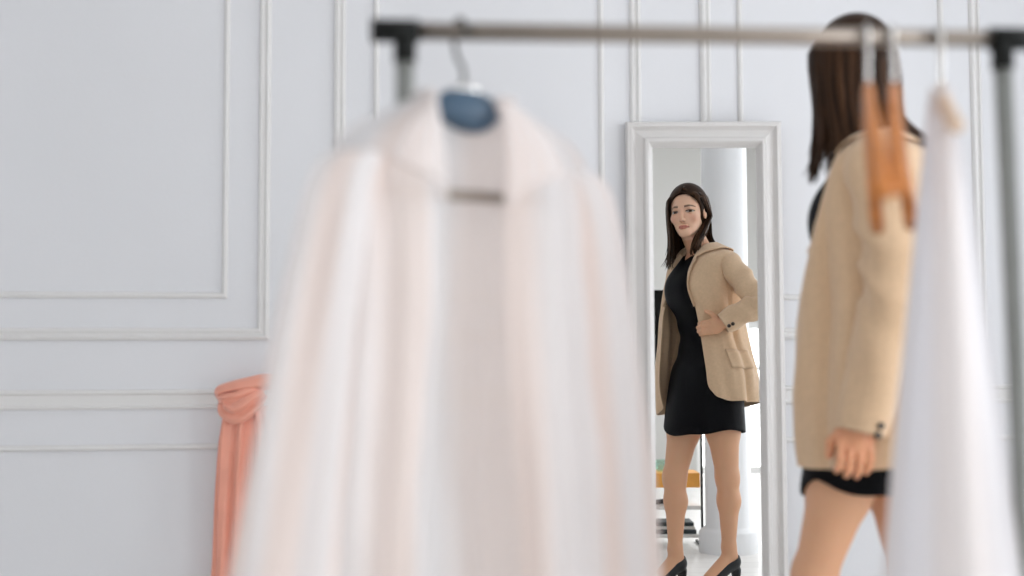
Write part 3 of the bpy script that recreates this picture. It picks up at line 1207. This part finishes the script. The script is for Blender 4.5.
for (px, py) in ((881.5, 426), (878.5, 435.5)):
    q = at(px, py, 2.541)
    disc('cuff_button', (q.x, q.y, q.z), (.45, -.9, 0), .0075, .003, M['button'], bz)
for k in range(2):
    q = wr[1] + np.array([-.004 + .016 * k, .052, -.020 + .008 * k])
    disc('cuff_button', q, (0.1, 1, -.25), .0075, .003, M['button'], bz)
# flap of the right front pocket
patch('pocket_flap', np.linspace(56, 62, 6), lambda r: (NC - 42, NC - 22), lambda k, r: .010, .004, bz, M['blazer'], 14)

# hair -------------------------------------------------------------
PARTA = .008


def hair_ring(c, phi, side):
    """head-local radius of the hair surface at height c, azimuth phi (0 front .. pi back)"""
    rx = np.interp(c, [-.26, -.20, -.14, -.08, -.03, .02, .06, .09, .108, .121], [.112, .108, .098, .095, .093, .090, .083, .064, .041, .0])
    rf = np.interp(c, [-.26, -.20, -.14, -.08, -.03, .02, .06, .09, .108, .121], [.080, .078, .076, .078, .082, .090, .092, .076, .048, .0])
    rb = np.interp(c, [-.26, -.20, -.14, -.08, -.03, .02, .06, .09, .108, .121], [.100, .098, .092, .092, .097, .102, .096, .076, .048, .0])
    cp = math.cos(phi)
    return side * rx * math.sin(phi), -.018 + cp * (rf if cp > 0 else rb)


bm = bmesh.new()
hv, hf_, hcol = [], [], []


def lock(pts, wid, thick, shade, nrm_c):
    """flattened tapered strand"""
    k = len(pts)
    base = len(hv)
    n_ = 6
    for i, q in enumerate(pts):
        t_ = pts[min(i + 1, k - 1)] - pts[max(i - 1, 0)]
        t_ = t_ / (np.linalg.norm(t_) + 1e-9)
        out_ = q - nrm_c[i]
        out_ = out_ - t_ * (out_ @ t_)
        out_ /= (np.linalg.norm(out_) + 1e-9)
        sd = np.cross(t_, out_)
        x = i / (k - 1)
        w_ = wid * min(1, .45 + 3 * x) * (1 - .93 * max(0, (x - .72) / .28) ** 1.4)
        th2 = thick * (1 - .85 * max(0, (x - .75) / .25) ** 1.5)
        for j in range(n_):
            an_ = 2 * math.pi * j / n_
            hv.append(q + sd * math.cos(an_) * w_ + out_ * math.sin(an_) * th2)
            hcol.append(shade)
    for i in range(k - 1):
        for j in range(n_):
            j2 = (j + 1) % n_
            hf_.append((base + i * n_ + j, base + i * n_ + j2, base + (i + 1) * n_ + j2, base + (i + 1) * n_ + j))
    hf_.append(tuple(base + j for j in range(n_))[::-1])
    hf_.append(tuple(base + (k - 1) * n_ + j for j in range(n_)))


def strand(side, phi, layer, wid, end, jit):
    """from the parting over the skull and down"""
    pts, cen = [], []
    K = 22
    # root on the parting: front strands start at the front of the parting
    b_root = np.interp(phi, [0.5, 1.2, math.pi], [.062, .045, -.045])
    c_root = np.interp(b_root, [-.05, 0, .045, .070], [.108, .116, .108, .092])
    for i in range(K):
        x = i / (K - 1)
        c_ = c_root + (end - c_root) * x ** 1.25
        a1_, b1_ = hair_ring(min(c_, .117), phi, side)
        m_ = min(1, x / .22)
        m_ = m_ * m_ * (3 - 2 * m_)
        a_ = PARTA * (1 - m_) + a1_ * m_
        b_ = b_root * (1 - m_) + b1_ * m_
        grow = 1 + layer * (.3 + .7 * m_)
        a_ = PARTA + (a_ - PARTA) * grow
        b_ = -.018 + (b_ + .018) * grow
        # her right front hair goes behind the ear; left front hangs by the cheek
        if side > 0 and phi < 1.75:
            tuck = np.clip((.055 - c_) / .07, 0, 1)
            b_ -= tuck * (1.75 - phi) * .080
            a_ += 0.002 * tuck
        if side < 0 and phi < 1.5:
            fwd = np.clip((-.05 - c_) / .1, 0, 1)
            b_ += fwd * .012
            a_ += fwd * .006
        # ends: spread over the shoulders and flick out
        dn = np.clip((-.13 - c_) / .12, 0, 1)
        if side > 0 and phi < 2.25:
            dn = np.clip((-.025 - c_) / .15, 0, 1)
            a_ -= dn * .066
            b_ += dn * (.092 + .03 * jit[0])
        elif side > 0:
            dn = np.clip((-.115 - c_) / .10, 0, 1)
            a_ += dn * (.042 + .04 * (phi - 2.25))
            b_ -= dn * .055
        else:
            dn = np.clip((-.04 - c_) / .15, 0, 1)
            a_ += dn * .022 * (1 if phi > 1.6 else .3)
            b_ += dn * (.018 if phi < 1.7 else .004)
        fl = np.clip((x - .86) / .14, 0, 1) ** 2
        a_ += side * fl * jit[2]
        wv = .0035 * math.sin(x * 9 + jit[0] * 6) * x
        pts.append(Hp(a_ + wv * jit[1], b_ + wv * jit[0], c_) + ZV * 0)
        cen.append(Hp(0, -.018, min(c_, .05) - .02 * (1 - x)))
    # keep hair hanging vertically below the jaw
    lock(np.array(pts), wid, .0030, 0.5 + .5 * jit[1], np.array(cen))


for side in (-1, 1):
    for layer, cnt in ((-.05, 36), (-.015, 46), (.015, 50), (.045, 36)):
        for k in range(cnt):
            lo_phi = .86 if side < 0 else .80
            phi = lo_phi + (math.pi + .05 - lo_phi) * (k + rng.rand()) / cnt
            end = -.205 + rng.uniform(-.025, .022) - .012 * (side < 0) + (.05 if layer > .03 else 0) * rng.rand()
            if side > 0 and phi < 2.25:
                end += .032
            jit = (rng.uniform(-1, 1), rng.uniform(-1, 1), rng.uniform(0, .016))
            strand(side, phi, layer + rng.uniform(-.012, .012), .0075 + rng.rand() * .003, end, jit)
# some flyaway ends flicked out by the left cheek
for k in range(10):
    strand(-1, 1.25 + .12 * k, .06, .0040, -.225, (rng.uniform(-1, 1), rng.uniform(-1, 1), rng.uniform(.014, .030)))
cap = Sdf()
cap.ell(Hp(0, -.026, .036), (.086, .099, .097), HB, .01)
cap.ell(Hp(0, -.055, -.04), (.076, .060, .10), HB, .04)


def cap_cut(f, P):
    q = head_local(P)
    a_, b_, c_ = q[..., 0], q[..., 1], q[..., 2]
    # leave the face free below the hairline
    line = .078 - 2.6 * a_ * a_ * 4
    face = (b_ - (.030 - .35 * np.maximum(line - c_, 0))) * .8
    face = np.minimum(face, (line - c_) * .8)
    return np.maximum(f, face)


cv, cf_ = sdf_mesh('cap', cap, HO - .16, HO + .16, .004, cap_cut)
nb_ = len(hv)
hv += list(cv)
hcol += [0.35] * len(cv)
hf_ += [tuple(int(i) + nb_ for i in q_) for q_ in cf_]
me = mesh_np('hair', np.array(hv), hf_)
sh_ = np.array(hcol)
cc_ = np.outer(1 - sh_, (.010, .005, .003)) + np.outer(sh_, (.075, .036, .018))
ca = me.color_attributes.new('paint', 'FLOAT_COLOR', 'POINT')
ca.data.foreach_set('color', np.concatenate([cc_, np.ones((len(cc_), 1))], 1).ravel())
put('hair', me, M['hair'], person)
bm.free()

# ------------------------------------------------------------------ GARMENT RACK
RL = at(405, 31, 1.62)
RRt = at(1002, 39, 1.67)
rk = thing('garment_rack', 'metal clothes rack with black corner joints, carrying the blouse and bare hangers in the foreground', 'clothes rack', ((RL.x + RRt.x) / 2, 1.645, 0))
rdir = (RRt - RL).normalized()
cl_, cr_ = RL - rdir * .036, RRt + rdir * .036
tube('hanging_rail', [cl_ + rdir * .01, cr_ - rdir * .01], .0118, M['steel'], rk, 20)
for q, sgn_ in ((RL, -1), (RRt, 1)):
    bm = bmesh.new()
    add_tube(bm, [q + rdir * sgn_ * .044, q - rdir * sgn_ * .018], .0155, 16)
    add_tube(bm, [q, q - Vector((0, 0, .042))], .0150, 16)
    put('corner_joint', bm_mesh('corner_joint', bm), M['black'], rk)
    tube('post', [Vector((q.x, q.y, q.z - .02)), Vector((q.x + (.022 if sgn_ > 0 else 0), q.y, .10))], .0125, M['post'], rk, 16)
    tube('foot_bar', [Vector((q.x, q.y - .22, .085)), Vector((q.x, q.y + .22, .085))], .0125, M['post'], rk, 14)
    for sy in (-.20, .20):
        bm = bmesh.new()
        add_tube(bm, [(q.x, q.y + sy, .085), (q.x, q.y + sy, .045)], .006, 8)
        for dx in (-.010, .010):
            add_tube(bm, [(q.x + dx - .006, q.y + sy, .026), (q.x + dx + .006, q.y + sy, .026)], .026, 18)
        put('caster', bm_mesh('caster', bm), M['black'], rk)
tube('lower_rail', [Vector((RL.x, RL.y, .16)), Vector((RRt.x, RRt.y, .16))], .0105, M['post'], rk, 14)


def rail_point(x):
    t = (x - RL.x) / (RRt.x - RL.x)
    return RL + (RRt - RL) * t


def hook_pts(c, rr, bend, low):
    """hook over the rail: c = rail centre, bend = unit direction towards which the hook mouth opens"""
    out_ = []
    for k in range(15):
        an_ = math.radians(-25 + 230 * (1 - k / 14.0))
        out_.append(c + bend * (rr * math.cos(an_)) + Vector((0, 0, rr * math.sin(an_))))
    out_ = out_[::1]
    return out_


# ---- navy hanger with the striped blouse
YW = math.radians(30)
HC = rail_point(at(459, 30, 1.625).x)
WV = Vector((math.cos(YW), math.sin(YW), 0))
DV = Vector((math.sin(YW), -math.cos(YW), 0))     # towards the viewer
hb = Vector((HC.x + .006, HC.y, 0))


def hl3(w_, d_, z_):
    return Vector((hb.x, hb.y, 0)) + WV * w_ + DV * d_ + Vector((0, 0, z_))


hg = thing('clothes_hanger', 'navy blue plastic hanger with dark hook holding the striped blouse', 'hanger', (hb.x, hb.y, 1.18))
bend = Vector((1, -.25, 0)).normalized()
hp = []
rr = .0165
for k in range(14):
    an_ = math.radians(200 - 225 * k / 13)
    hp.append(Vector((HC.x, HC.y, HC.z)) + Vector((rdir.y, -rdir.x, 0)) * 0 + DV * (rr * math.cos(an_)) * -1 + Vector((0, 0, rr * math.sin(an_))))
hp = [hp[0] + Vector((0, 0, -.004))] + hp
hp += [HC + DV * -.010 + Vector((.002, 0, -.032)), hl3(0, 0, 1.345), hl3(0, 0, 1.318)]
tube('hook', hp, .0032, M['darkhook'], hg, 10)
# shoulder arms + thick centre + trouser bar
bm = bmesh.new()
for sgn_ in (-1, 1):
    arm = catmull(np.array([hl3(0, 0, 1.305), hl3(sgn_ * .05, 0, 1.296), hl3(sgn_ * .11, .002, 1.262), hl3(sgn_ * .165, .004, 1.222), hl3(sgn_ * .185, .004, 1.205)]), 16)
    add_tube(bm, arm, [.012, .012, .012, .0115, .011, .011, .0105, .0105, .010, .010, .010, .0095, .009, .0085, .008, .006], 12)
    add_tube(bm, [hl3(sgn_ * .16, 0, 1.222), hl3(sgn_ * .150, 0, 1.19), hl3(sgn_ * .13, 0, 1.178)], .0055, 8)
put('shoulder_arms', bm_mesh('arms', bm), M['navy'], hg)
tube('trouser_bar', [hl3(-.135, .004, 1.178), hl3(.135, .004, 1.178)], .0072, M['steel'], hg, 10)
sd = Sdf()
ccn = np.array(hl3(-.002, .006, 1.292))
Bh = [np.array(WV), np.array(DV), ZV]
sd.ell(ccn, (.052, .018, .026), Bh, .01)
sd.ell(ccn + np.array(WV) * .012 - ZV * .012, (.030, .014, .018), Bh, .015)
V, Fq = sdf_mesh('centre', sd, ccn - .08, ccn + .08, .003)
put('centre_block', mesh_np('centre', V, Fq), M['navy'], hg)
tube('neck_collar', [hl3(-.022, .004, 1.310), hl3(-.012, .007, 1.318), hl3(.012, .007, 1.318), hl3(.022, .004, 1.310)], .006, M['chrome'], hg, 10)

bl = thing('blouse', 'pink and white striped open blouse on the navy hanger in the foreground', 'blouse', (hb.x, hb.y, .50))
BLr = [  # (w, d, z): image-left edge .. back .. image-right edge
    [(-.040, .030, 1.300), (-.048, .020, 1.305), (-.052, .006, 1.308), (-.050, -.004, 1.308), (-.030, -.014, 1.305), (0, -.016, 1.303),
     (.030, -.014, 1.305), (.050, -.004, 1.308), (.052, .006, 1.308), (.048, .020, 1.305), (.042, .030, 1.300)],
    [(-.040, .045, 1.270), (-.080, .034, 1.280), (-.105, .018, 1.284), (-.110, .002, 1.284), (-.070, -.014, 1.275), (0, -.018, 1.270),
     (.070, -.014, 1.275), (.110, .002, 1.284), (.105, .018, 1.284), (.080, .034, 1.280), (.044, .045, 1.270)],
    [(-.040, .055, 1.215), (-.110, .048, 1.225), (-.172, .026, 1.232), (-.192, .004, 1.232), (-.120, -.016, 1.225), (0, -.020, 1.215),
     (.120, -.018, 1.225), (.192, .000, 1.232), (.172, .026, 1.232), (.110, .048, 1.225), (.046, .055, 1.215)],
    [(-.042, .060, 1.120), (-.110, .062, 1.120), (-.175, .040, 1.120), (-.195, .010, 1.120), (-.120, -.018, 1.120), (0, -.022, 1.120),
     (.120, -.022, 1.120), (.195, .006, 1.120), (.175, .040, 1.120), (.110, .062, 1.120), (.044, .060, 1.120)],
    [(-.054, .062, .950), (-.115, .070, .950), (-.185, .044, .950), (-.205, .010, .950), (-.125, -.020, .950), (0, -.026, .950),
     (.125, -.026, .950), (.205, .006, .950), (.185, .044, .950), (.115, .070, .950), (.046, .062, .950)],
    [(-.070, .062, .760), (-.130, .072, .760), (-.200, .046, .760), (-.222, .010, .760), (-.135, -.022, .760), (0, -.030, .760),
     (.135, -.030, .760), (.222, .006, .760), (.200, .046, .760), (.130, .072, .760), (.064, .062, .760)],
    [(-.080, .060, .540), (-.140, .072, .530), (-.210, .046, .530), (-.236, .010, .530), (-.140, -.024, .520), (0, -.034, .520),
     (.140, -.032, .520), (.236, .006, .530), (.210, .046, .530), (.140, .072, .530), (.078, .060, .540)],
]
def bshift(q, j):
    w_, d_, z_ = q
    if j in (0, 10):                       # front edges
        w_ = w_ - (.022 if j == 0 else .010)
    return (w_ * .93, d_, z_)


ring = np.array([[np.array(hl3(*bshift(q, j))) for j, q in enumerate(L_)] for L_ in BLr])
R2, C2 = 60, 150
G = catmull(catmull(ring, R2).transpose(1, 0, 2), C2).transpose(1, 0, 2)
Nb = grid_normals(G)
ctr = G.mean(axis=1, keepdims=True)
sgb = np.sign(((G - ctr) * Nb).sum(-1).mean())
Nb *= sgb
tc_ = np.linspace(0, 1, C2)[None, :]
tr_ = np.linspace(0, 1, R2)[:, None]
fold = (.007 * np.sin(tc_ * 60 + 2.5 * np.sin(tr_ * 3)) + .006 * np.sin(tc_ * 104 + 3 * tr_)) * np.clip((tr_ - .25) * 1.6, 0, 1)
G = G + Nb * (fold + fnoise(G, 9, 5.0) * .008 * np.clip(tr_ * 3, 0, 1))[..., None]
bo = put('bodice', grid_mesh('bodice', G), M['blouse'], bl)
GB, NB, NR, NC = G, Nb, R2, C2
solidify(bo, .0025, 0)
bake(bo)
for s in (-1, 1):
    def cf2(r, s=s):
        wd = np.interp(r, [2, 6, 14, 22, 24], [8, 12, 17, 20, 4])
        return (0.0, wd) if s < 0 else (C2 - 1.0, C2 - 1 - wd)
    patch('lapel', np.linspace(3, 26, 22), cf2, lambda k, r: .006 + .004 * math.sin(k * math.pi), .0025, bl, M['blouse'])
patch('collar', np.linspace(0, 5, 8), lambda r: (10, C2 - 11), lambda k, r: .005 + .001 * r, .0025, bl, M['blouse'], 60)
for s in (-1, 1):
    N = 40
    rows = []
    Rn = 60
    ws = (.148, .170, .196, .222, .246, .262) if s < 0 else (.148, .172, .192, .205, .214, .218)
    path = catmull(np.array([hl3(s * ws[0], .012, 1.222), hl3(s * ws[1], .015, 1.18), hl3(s * ws[2], .018, 1.05), hl3(s * ws[3], .02, .88),
                             hl3(s * ws[4], .022, .70), hl3(s * ws[5], .022, .58)]), Rn)
    for i in range(Rn):
        x = i / (Rn - 1)
        th_ = np.linspace(0, 2 * math.pi, N, endpoint=False)
        rw = np.interp(x, [0, .08, .3, .6, .92, .96, 1], [.030, .045, .052, .060, .066, .046, .046])
        rd = np.interp(x, [0, .08, .3, .6, .92, .96, 1], [.020, .030, .036, .042, .046, .030, .030])
        ff = 1 + (.10 * np.sin(5 * th_ + 4 * x + s) + .06 * np.sin(9 * th_ - 5 * x)) * min(1, x * 3)
        rows.append(path[i] + np.outer(np.cos(th_) * rw * ff, np.array(WV)) + np.outer(np.sin(th_) * rd * ff, np.array(DV)))
    o = put('sleeve', grid_mesh('sleeve', np.array(rows), True), M['blouse'], bl)
    solidify(o, .002, 0)
    bake(o)

# ---- two bare wooden hangers, turned edge-on to the viewer


def wooden_hanger(px, ang, drop, label, mtl, hookm, span=.205):
    base_p = at(px, 30, 1.66)
    c = rail_point(base_p.x)
    t = thing('clothes_hanger', label, 'hanger', (c.x, c.y, c.z - .12), 'hangers on the rail beside the striped blouse')
    ax = Vector((math.sin(ang), math.cos(ang), 0))       # along the hanger's arms
    hk = []
    for k in range(14):
        an_ = math.radians(200 - 230 * k / 13)
        hk.append(c + ax * (.0160 * math.cos(an_)) * -1 + Vector((0, 0, .0160 * math.sin(an_))))
    hk += [c + ax * .004 + Vector((0, 0, -.036)), c + Vector((0, 0, -.050)), c + Vector((0, 0, -.078))]
    tube('hook', hk, .0030, hookm, t, 10)
    bm = bmesh.new()
    zt = c.z - .072
    prev = None
    ribs = []
    for k in range(33):
        x = (k / 32 - .5) * 2
        q = c + ax * (x * span)
        hh = zt - drop * (abs(x) ** 1.5) + .012 * math.exp(-(x / .12) ** 2)
        hgt = .030 - .010 * abs(x)
        th = .0080 + .003 * abs(x)
        sd_ = Vector((ax.y, -ax.x, 0))
        bow = sd_ * (.012 * x * x)
        pts_ = []
        for m_ in range(10):
            a_ = 2 * math.pi * m_ / 10
            pts_.append(bm.verts.new(Vector((q.x, q.y, hh - hgt / 2)) + bow + sd_ * (math.cos(a_) * th) + Vector((0, 0, math.sin(a_) * hgt / 2))))
        ribs.append(pts_)
    for i in range(len(ribs) - 1):
        for m_ in range(10):
            bm.faces.new((ribs[i][m_], ribs[i][(m_ + 1) % 10], ribs[i + 1][(m_ + 1) % 10], ribs[i + 1][m_]))
    bm.faces.new(ribs[0][::-1])
    bm.faces.new(ribs[-1])
    put('shoulder_arms', bm_mesh('arms', bm), mtl, t)
    return t, c, ax, zt


wooden_hanger(867, math.radians(15.2), .155, 'orange wooden hanger with chrome hook, the nearer to the blouse of the two bare ones', M['wood'], M['chrome'])
wooden_hanger(893, math.radians(19.5), .150, 'orange wooden hanger hanging bare just right of its twin, next to the white sheer garment', M['wood'], M['chrome'])
_, gc, gax, gz = wooden_hanger(941, math.radians(17), .060, 'pale hanger inside the white sheer garment by the right rack post', M['palewood'], M['chrome'], .12)

# ---- white sheer garment hanging edge-on at the right end
gs = Vector((gax.y, -gax.x, 0))
wg = thing('sheer_dress', 'white sheer long garment hanging edge-on at the right end of the rack', 'dress', (gc.x, gc.y, .35))


def gl3(a_, s_, z_):
    return np.array(Vector((gc.x, gc.y, 0)) + gax * a_ + gs * s_ + Vector((0, 0, z_)))


rows = []
Rn, N = 70, 90
for i in range(Rn):
    x = i / (Rn - 1)
    z = gz + .004 - x * (gz - .38)
    la = np.interp(x, [0, .03, .08, .16, .3, .6, 1], [.030, .060, .110, .165, .190, .225, .275])
    ls = np.interp(x, [0, .03, .08, .16, .3, .6, 1], [.014, .018, .024, .032, .044, .068, .100])
    th_ = np.linspace(0, 2 * math.pi, N, endpoint=False)
    ff = 1 + (.11 * np.sin(8 * th_ + 1.5 * x) + .08 * np.sin(13 * th_ + 2 * x)) * min(1, x * 2.2)
    q = np.array([gl3(0, 0, z)] * N) + np.outer(np.cos(th_) * la * (1 + .02 * np.sin(5 * th_)), np.array(gax)) \
        + np.outer(np.sin(th_) * ls * ff, np.array(gs))
    q[:, 2] -= (.075 * (np.abs(np.cos(th_)) * la / .17) ** 1.5) * math.exp(-x * 7)
    rows.append(q)
o = put('gown', grid_mesh('gown', np.array(rows), True), M['sheerwhite'], wg)
solidify(o, .002, 0)
bake(o)

# ------------------------------------------------------------------ SALMON CLOTH knotted by the wall
ck = at(243, 404, 3.86)
cb = thing('knotted_cloth', 'salmon pink satin cloth tied in a knot and hanging down by the wall rail', 'cloth', (ck.x, ck.y, .04))
base = np.array(ck)


def strip(path, wid, dep, folds, seed, nr=70, N=64, amp=.22):
    path = catmull(np.array(path), nr)
    wid = np.interp(np.linspace(0, 1, nr), np.linspace(0, 1, len(wid)), wid)
    dep = np.interp(np.linspace(0, 1, nr), np.linspace(0, 1, len(dep)), dep)
    ax_ = np.gradient(path, axis=0)
    ax_ /= np.linalg.norm(ax_, axis=1, keepdims=True)
    rows = []
    for i in range(nr):
        t_ = ax_[i]
        b_ = np.array([0, -1.0, 0]) - t_ * (-t_[1])
        b_ /= np.linalg.norm(b_)
        a_ = np.cross(b_, t_)
        th_ = np.linspace(0, 2 * math.pi, N, endpoint=False)
        x = i / (nr - 1)
        f_ = 1 + amp * np.sin(folds * th_ + seed + 1.4 * x) + amp * .5 * np.sin((folds * 2 - 1) * th_ + seed * 2 - 2 * x)
        rows.append(path[i] + np.outer(np.cos(th_) * wid[i] * (1 + (f_ - 1) * .35), a_) + np.outer(np.sin(th_) * dep[i] * f_, b_))
    return np.array(rows)


def knot_part(name, *args, **kw):
    G_ = strip(*args, **kw)
    me_ = grid_mesh(name, G_, True)
    # close the ends
    bm_ = bmesh.new(); bm_.from_mesh(me_); bmesh.ops.holes_fill(bm_, edges=[e for e in bm_.edges if e.is_boundary]); bm_.to_mesh(me_); bm_.free()
    return put(name, me_, M['salmon'], cb)


def kp(dx, dy, dz):
    return base + np.array([dx, dy, dz])


knot_part('hanging_tail', [kp(-.012, 0, -.02), kp(-.020, -.004, -.12), kp(-.028, 0, -.28), kp(-.034, .0, -.48), kp(-.040, 0, -.66), kp(-.042, 0, -.80)],
          [.044, .050, .050, .048, .052, .060], [.026, .024, .022, .022, .024, .026], 6, .3, amp=.42)
knot_part('hanging_tail', [kp(.028, .008, -.01), kp(.038, .004, -.10), kp(.034, .008, -.20), kp(.022, .010, -.30), kp(.012, .012, -.42), kp(.006, .014, -.55)],
          [.038, .042, .036, .028, .030, .034], [.020, .022, .022, .020, .018, .018], 5, 1.7, amp=.42)
knot_part('knot', [kp(-.058, .004, .010), kp(-.044, -.022, -.012), kp(-.014, -.034, -.022), kp(.016, -.030, -.006), kp(.042, -.016, .016), kp(.060, .0, .030)],
          [.014, .028, .038, .036, .030, .018], [.010, .016, .020, .020, .018, .014], 5, .9, N=60, amp=.36)
knot_part('loop', [kp(-.074, .008, .022), kp(-.070, -.008, .040), kp(-.030, -.018, .052), kp(.020, -.016, .060), (kp(.070, -.006, .068)), kp(.110, .006, .062), kp(.120, .018, .040)],
          [.010, .016, .018, .022, .024, .022, .014], [.010, .014, .016, .018, .018, .016, .012], 3, 2.2, N=40)
knot_part('loop', [kp(.062, .012, .058), kp(.030, -.020, .040), kp(-.012, -.030, .022), kp(-.050, -.022, .018), kp(-.072, .0, .016)],
          [.014, .017, .018, .016, .012], [.008, .012, .013, .012, .009], 3, .2, N=40)
hk = thing('wall_hook', 'small metal wall hook hidden behind the knotted salmon cloth', 'hook', (ck.x + .03, WY(ck.x + .03), ck.z + .03))
hx, hz = ck.x + .03, ck.z + .045
tube('peg', [(hx, WY(hx) + .002, hz), (hx, WY(hx) - .06, hz), (hx, WY(hx) - .085, hz + .008), (hx, WY(hx) - .092, hz + .03)], .005, M['chrome'], hk, 10)
disc('plate', (hx, WY(hx) - .005, hz), tuple(WN), .018, .004, M['chrome'], hk)

# ------------------------------------------------------------------ THINGS SEEN ONLY IN THE MIRROR
tx0, tx1, ty0, ty1 = .705, .990, 1.40, 1.62
tr = thing('storage_trolley', 'low black-framed trolley with orange and white shelves, seen between her legs in the mirror', 'trolley', ((tx0 + tx1) / 2, (ty0 + ty1) / 2, 0))
for x in (tx0, tx1 - .012):
    box('post', (x, ty1 - .012, .0), (x + .012, ty1, .83), M['black'], tr, bevel=.002)
    box('foot_bar', (x, ty0, .0), (x + .012, ty1 - .012, .014), M['black'], tr, bevel=.002)
    box('side_bar', (x, ty0, .818), (x + .012, ty1 - .012, .830), M['black'], tr, bevel=.002)
box('top_shelf', (tx0 - .01, ty0 - .01, .83), (tx1 + .005, ty1 + .005, .848), M['whitelac'], tr)
box('wooden_tray', (tx0 + .016, ty0 + .010, .31), (tx1 - .016, ty1 + .006, .385), M['orange'], tr, bevel=.004, label='bright orange wooden tray')
box('shelf', (tx0 + .004, ty0 + .004, .195), (tx1 - .004, ty1 - .004, .215), M['whitelac'], tr)
box('shelf', (tx0 + .004, ty0 + .004, .050), (tx1 - .004, ty1 - .004, .068), M['whitelac'], tr)
# bowl of green glass on the tray
def bowl(c, r, hgt, m, name, label, cat, group=None):
    t = bpy.data.objects.new(name, None)
    bm = bmesh.new()
    prof_ = [(.0, .0), (.45 * r, 0), (.75 * r, .25 * hgt), (.95 * r, .6 * hgt), (r, hgt), (r - .004, hgt), (.9 * r - .003, .6 * hgt), (.70 * r, .28 * hgt), (.4 * r, .006), (0, .006)]
    rr_ = []
    for a_, z_ in prof_:
        rr_.append([bm.verts.new((c[0], c[1], c[2] + z_))] if a_ == 0 else
                   [bm.verts.new((c[0] + a_ * math.cos(k * math.pi / 12), c[1] + a_ * math.sin(k * math.pi / 12), c[2] + z_)) for k in range(24)])
    for i in range(len(rr_) - 1):
        A_, B_ = rr_[i], rr_[i + 1]
        for k in range(24):
            k2 = (k + 1) % 24
            if len(A_) == 1:
                bm.faces.new((A_[0], B_[k], B_[k2]))
            elif len(B_) == 1:
                bm.faces.new((A_[k], A_[k2], B_[0]))
            else:
                bm.faces.new((A_[k], A_[k2], B_[k2], B_[k]))
    o_ = put(name, bm_mesh(name, bm), m, origin=c)
    o_['label'] = label
    o_['category'] = cat
    return o_


bowl((.785, 1.52, .386), .045, .06, M['greenglass'], 'glass_bowl', 'small green glass bowl on the orange tray of the trolley', 'bowl')
for k, (hh_, mm_, lb_) in enumerate(((.022, 'slate', 'dark slate binder, lowest in the pile on the bottom shelf of the trolley'),
                                     (.016, 'paper', 'pale paper pad between the two dark binders on the bottom shelf of the trolley'),
                                     (.020, 'slate', 'dark slate binder on top of the pile on the bottom shelf of the trolley'))):
    z0 = .069 + sum((.022, .016, .020)[:k]) + .0005 * k
    o_ = box('binder' if mm_ == 'slate' else 'paper_pad', (.735 + .004 * k, 1.43, z0), (.955 - .006 * k, 1.608 - .004 * k, z0 + hh_), M[mm_], bevel=.003,
             origin=(.84, 1.52, z0))
    o_['label'] = lb_
    o_['category'] = 'binder' if mm_ == 'slate' else 'paper'
o_ = tube('rolled_mat', [(.735, 1.60, .217 + .014), (.83, 1.50, .217 + .014)], .013, M['black'], None, 12, origin=(.78, 1.55, .217))
o_['label'] = 'thin black roll lying askew on the middle shelf of the trolley'
o_['category'] = 'roll'
scn = thing('flat_screen', 'black flat screen standing on the trolley top, at her elbow in the mirror', 'screen', (.80, 1.51, .85))
box('panel', (.715, 1.50, .90), (.965, 1.525, 1.345), M['black'], scn, bevel=.005)
tube('stand', [(.84, 1.512, .852), (.84, 1.512, .93)], .012, M['post'], scn, 12)
box('foot', (.76, 1.45, .8485), (.92, 1.575, .857), M['post'], scn, bevel=.003)
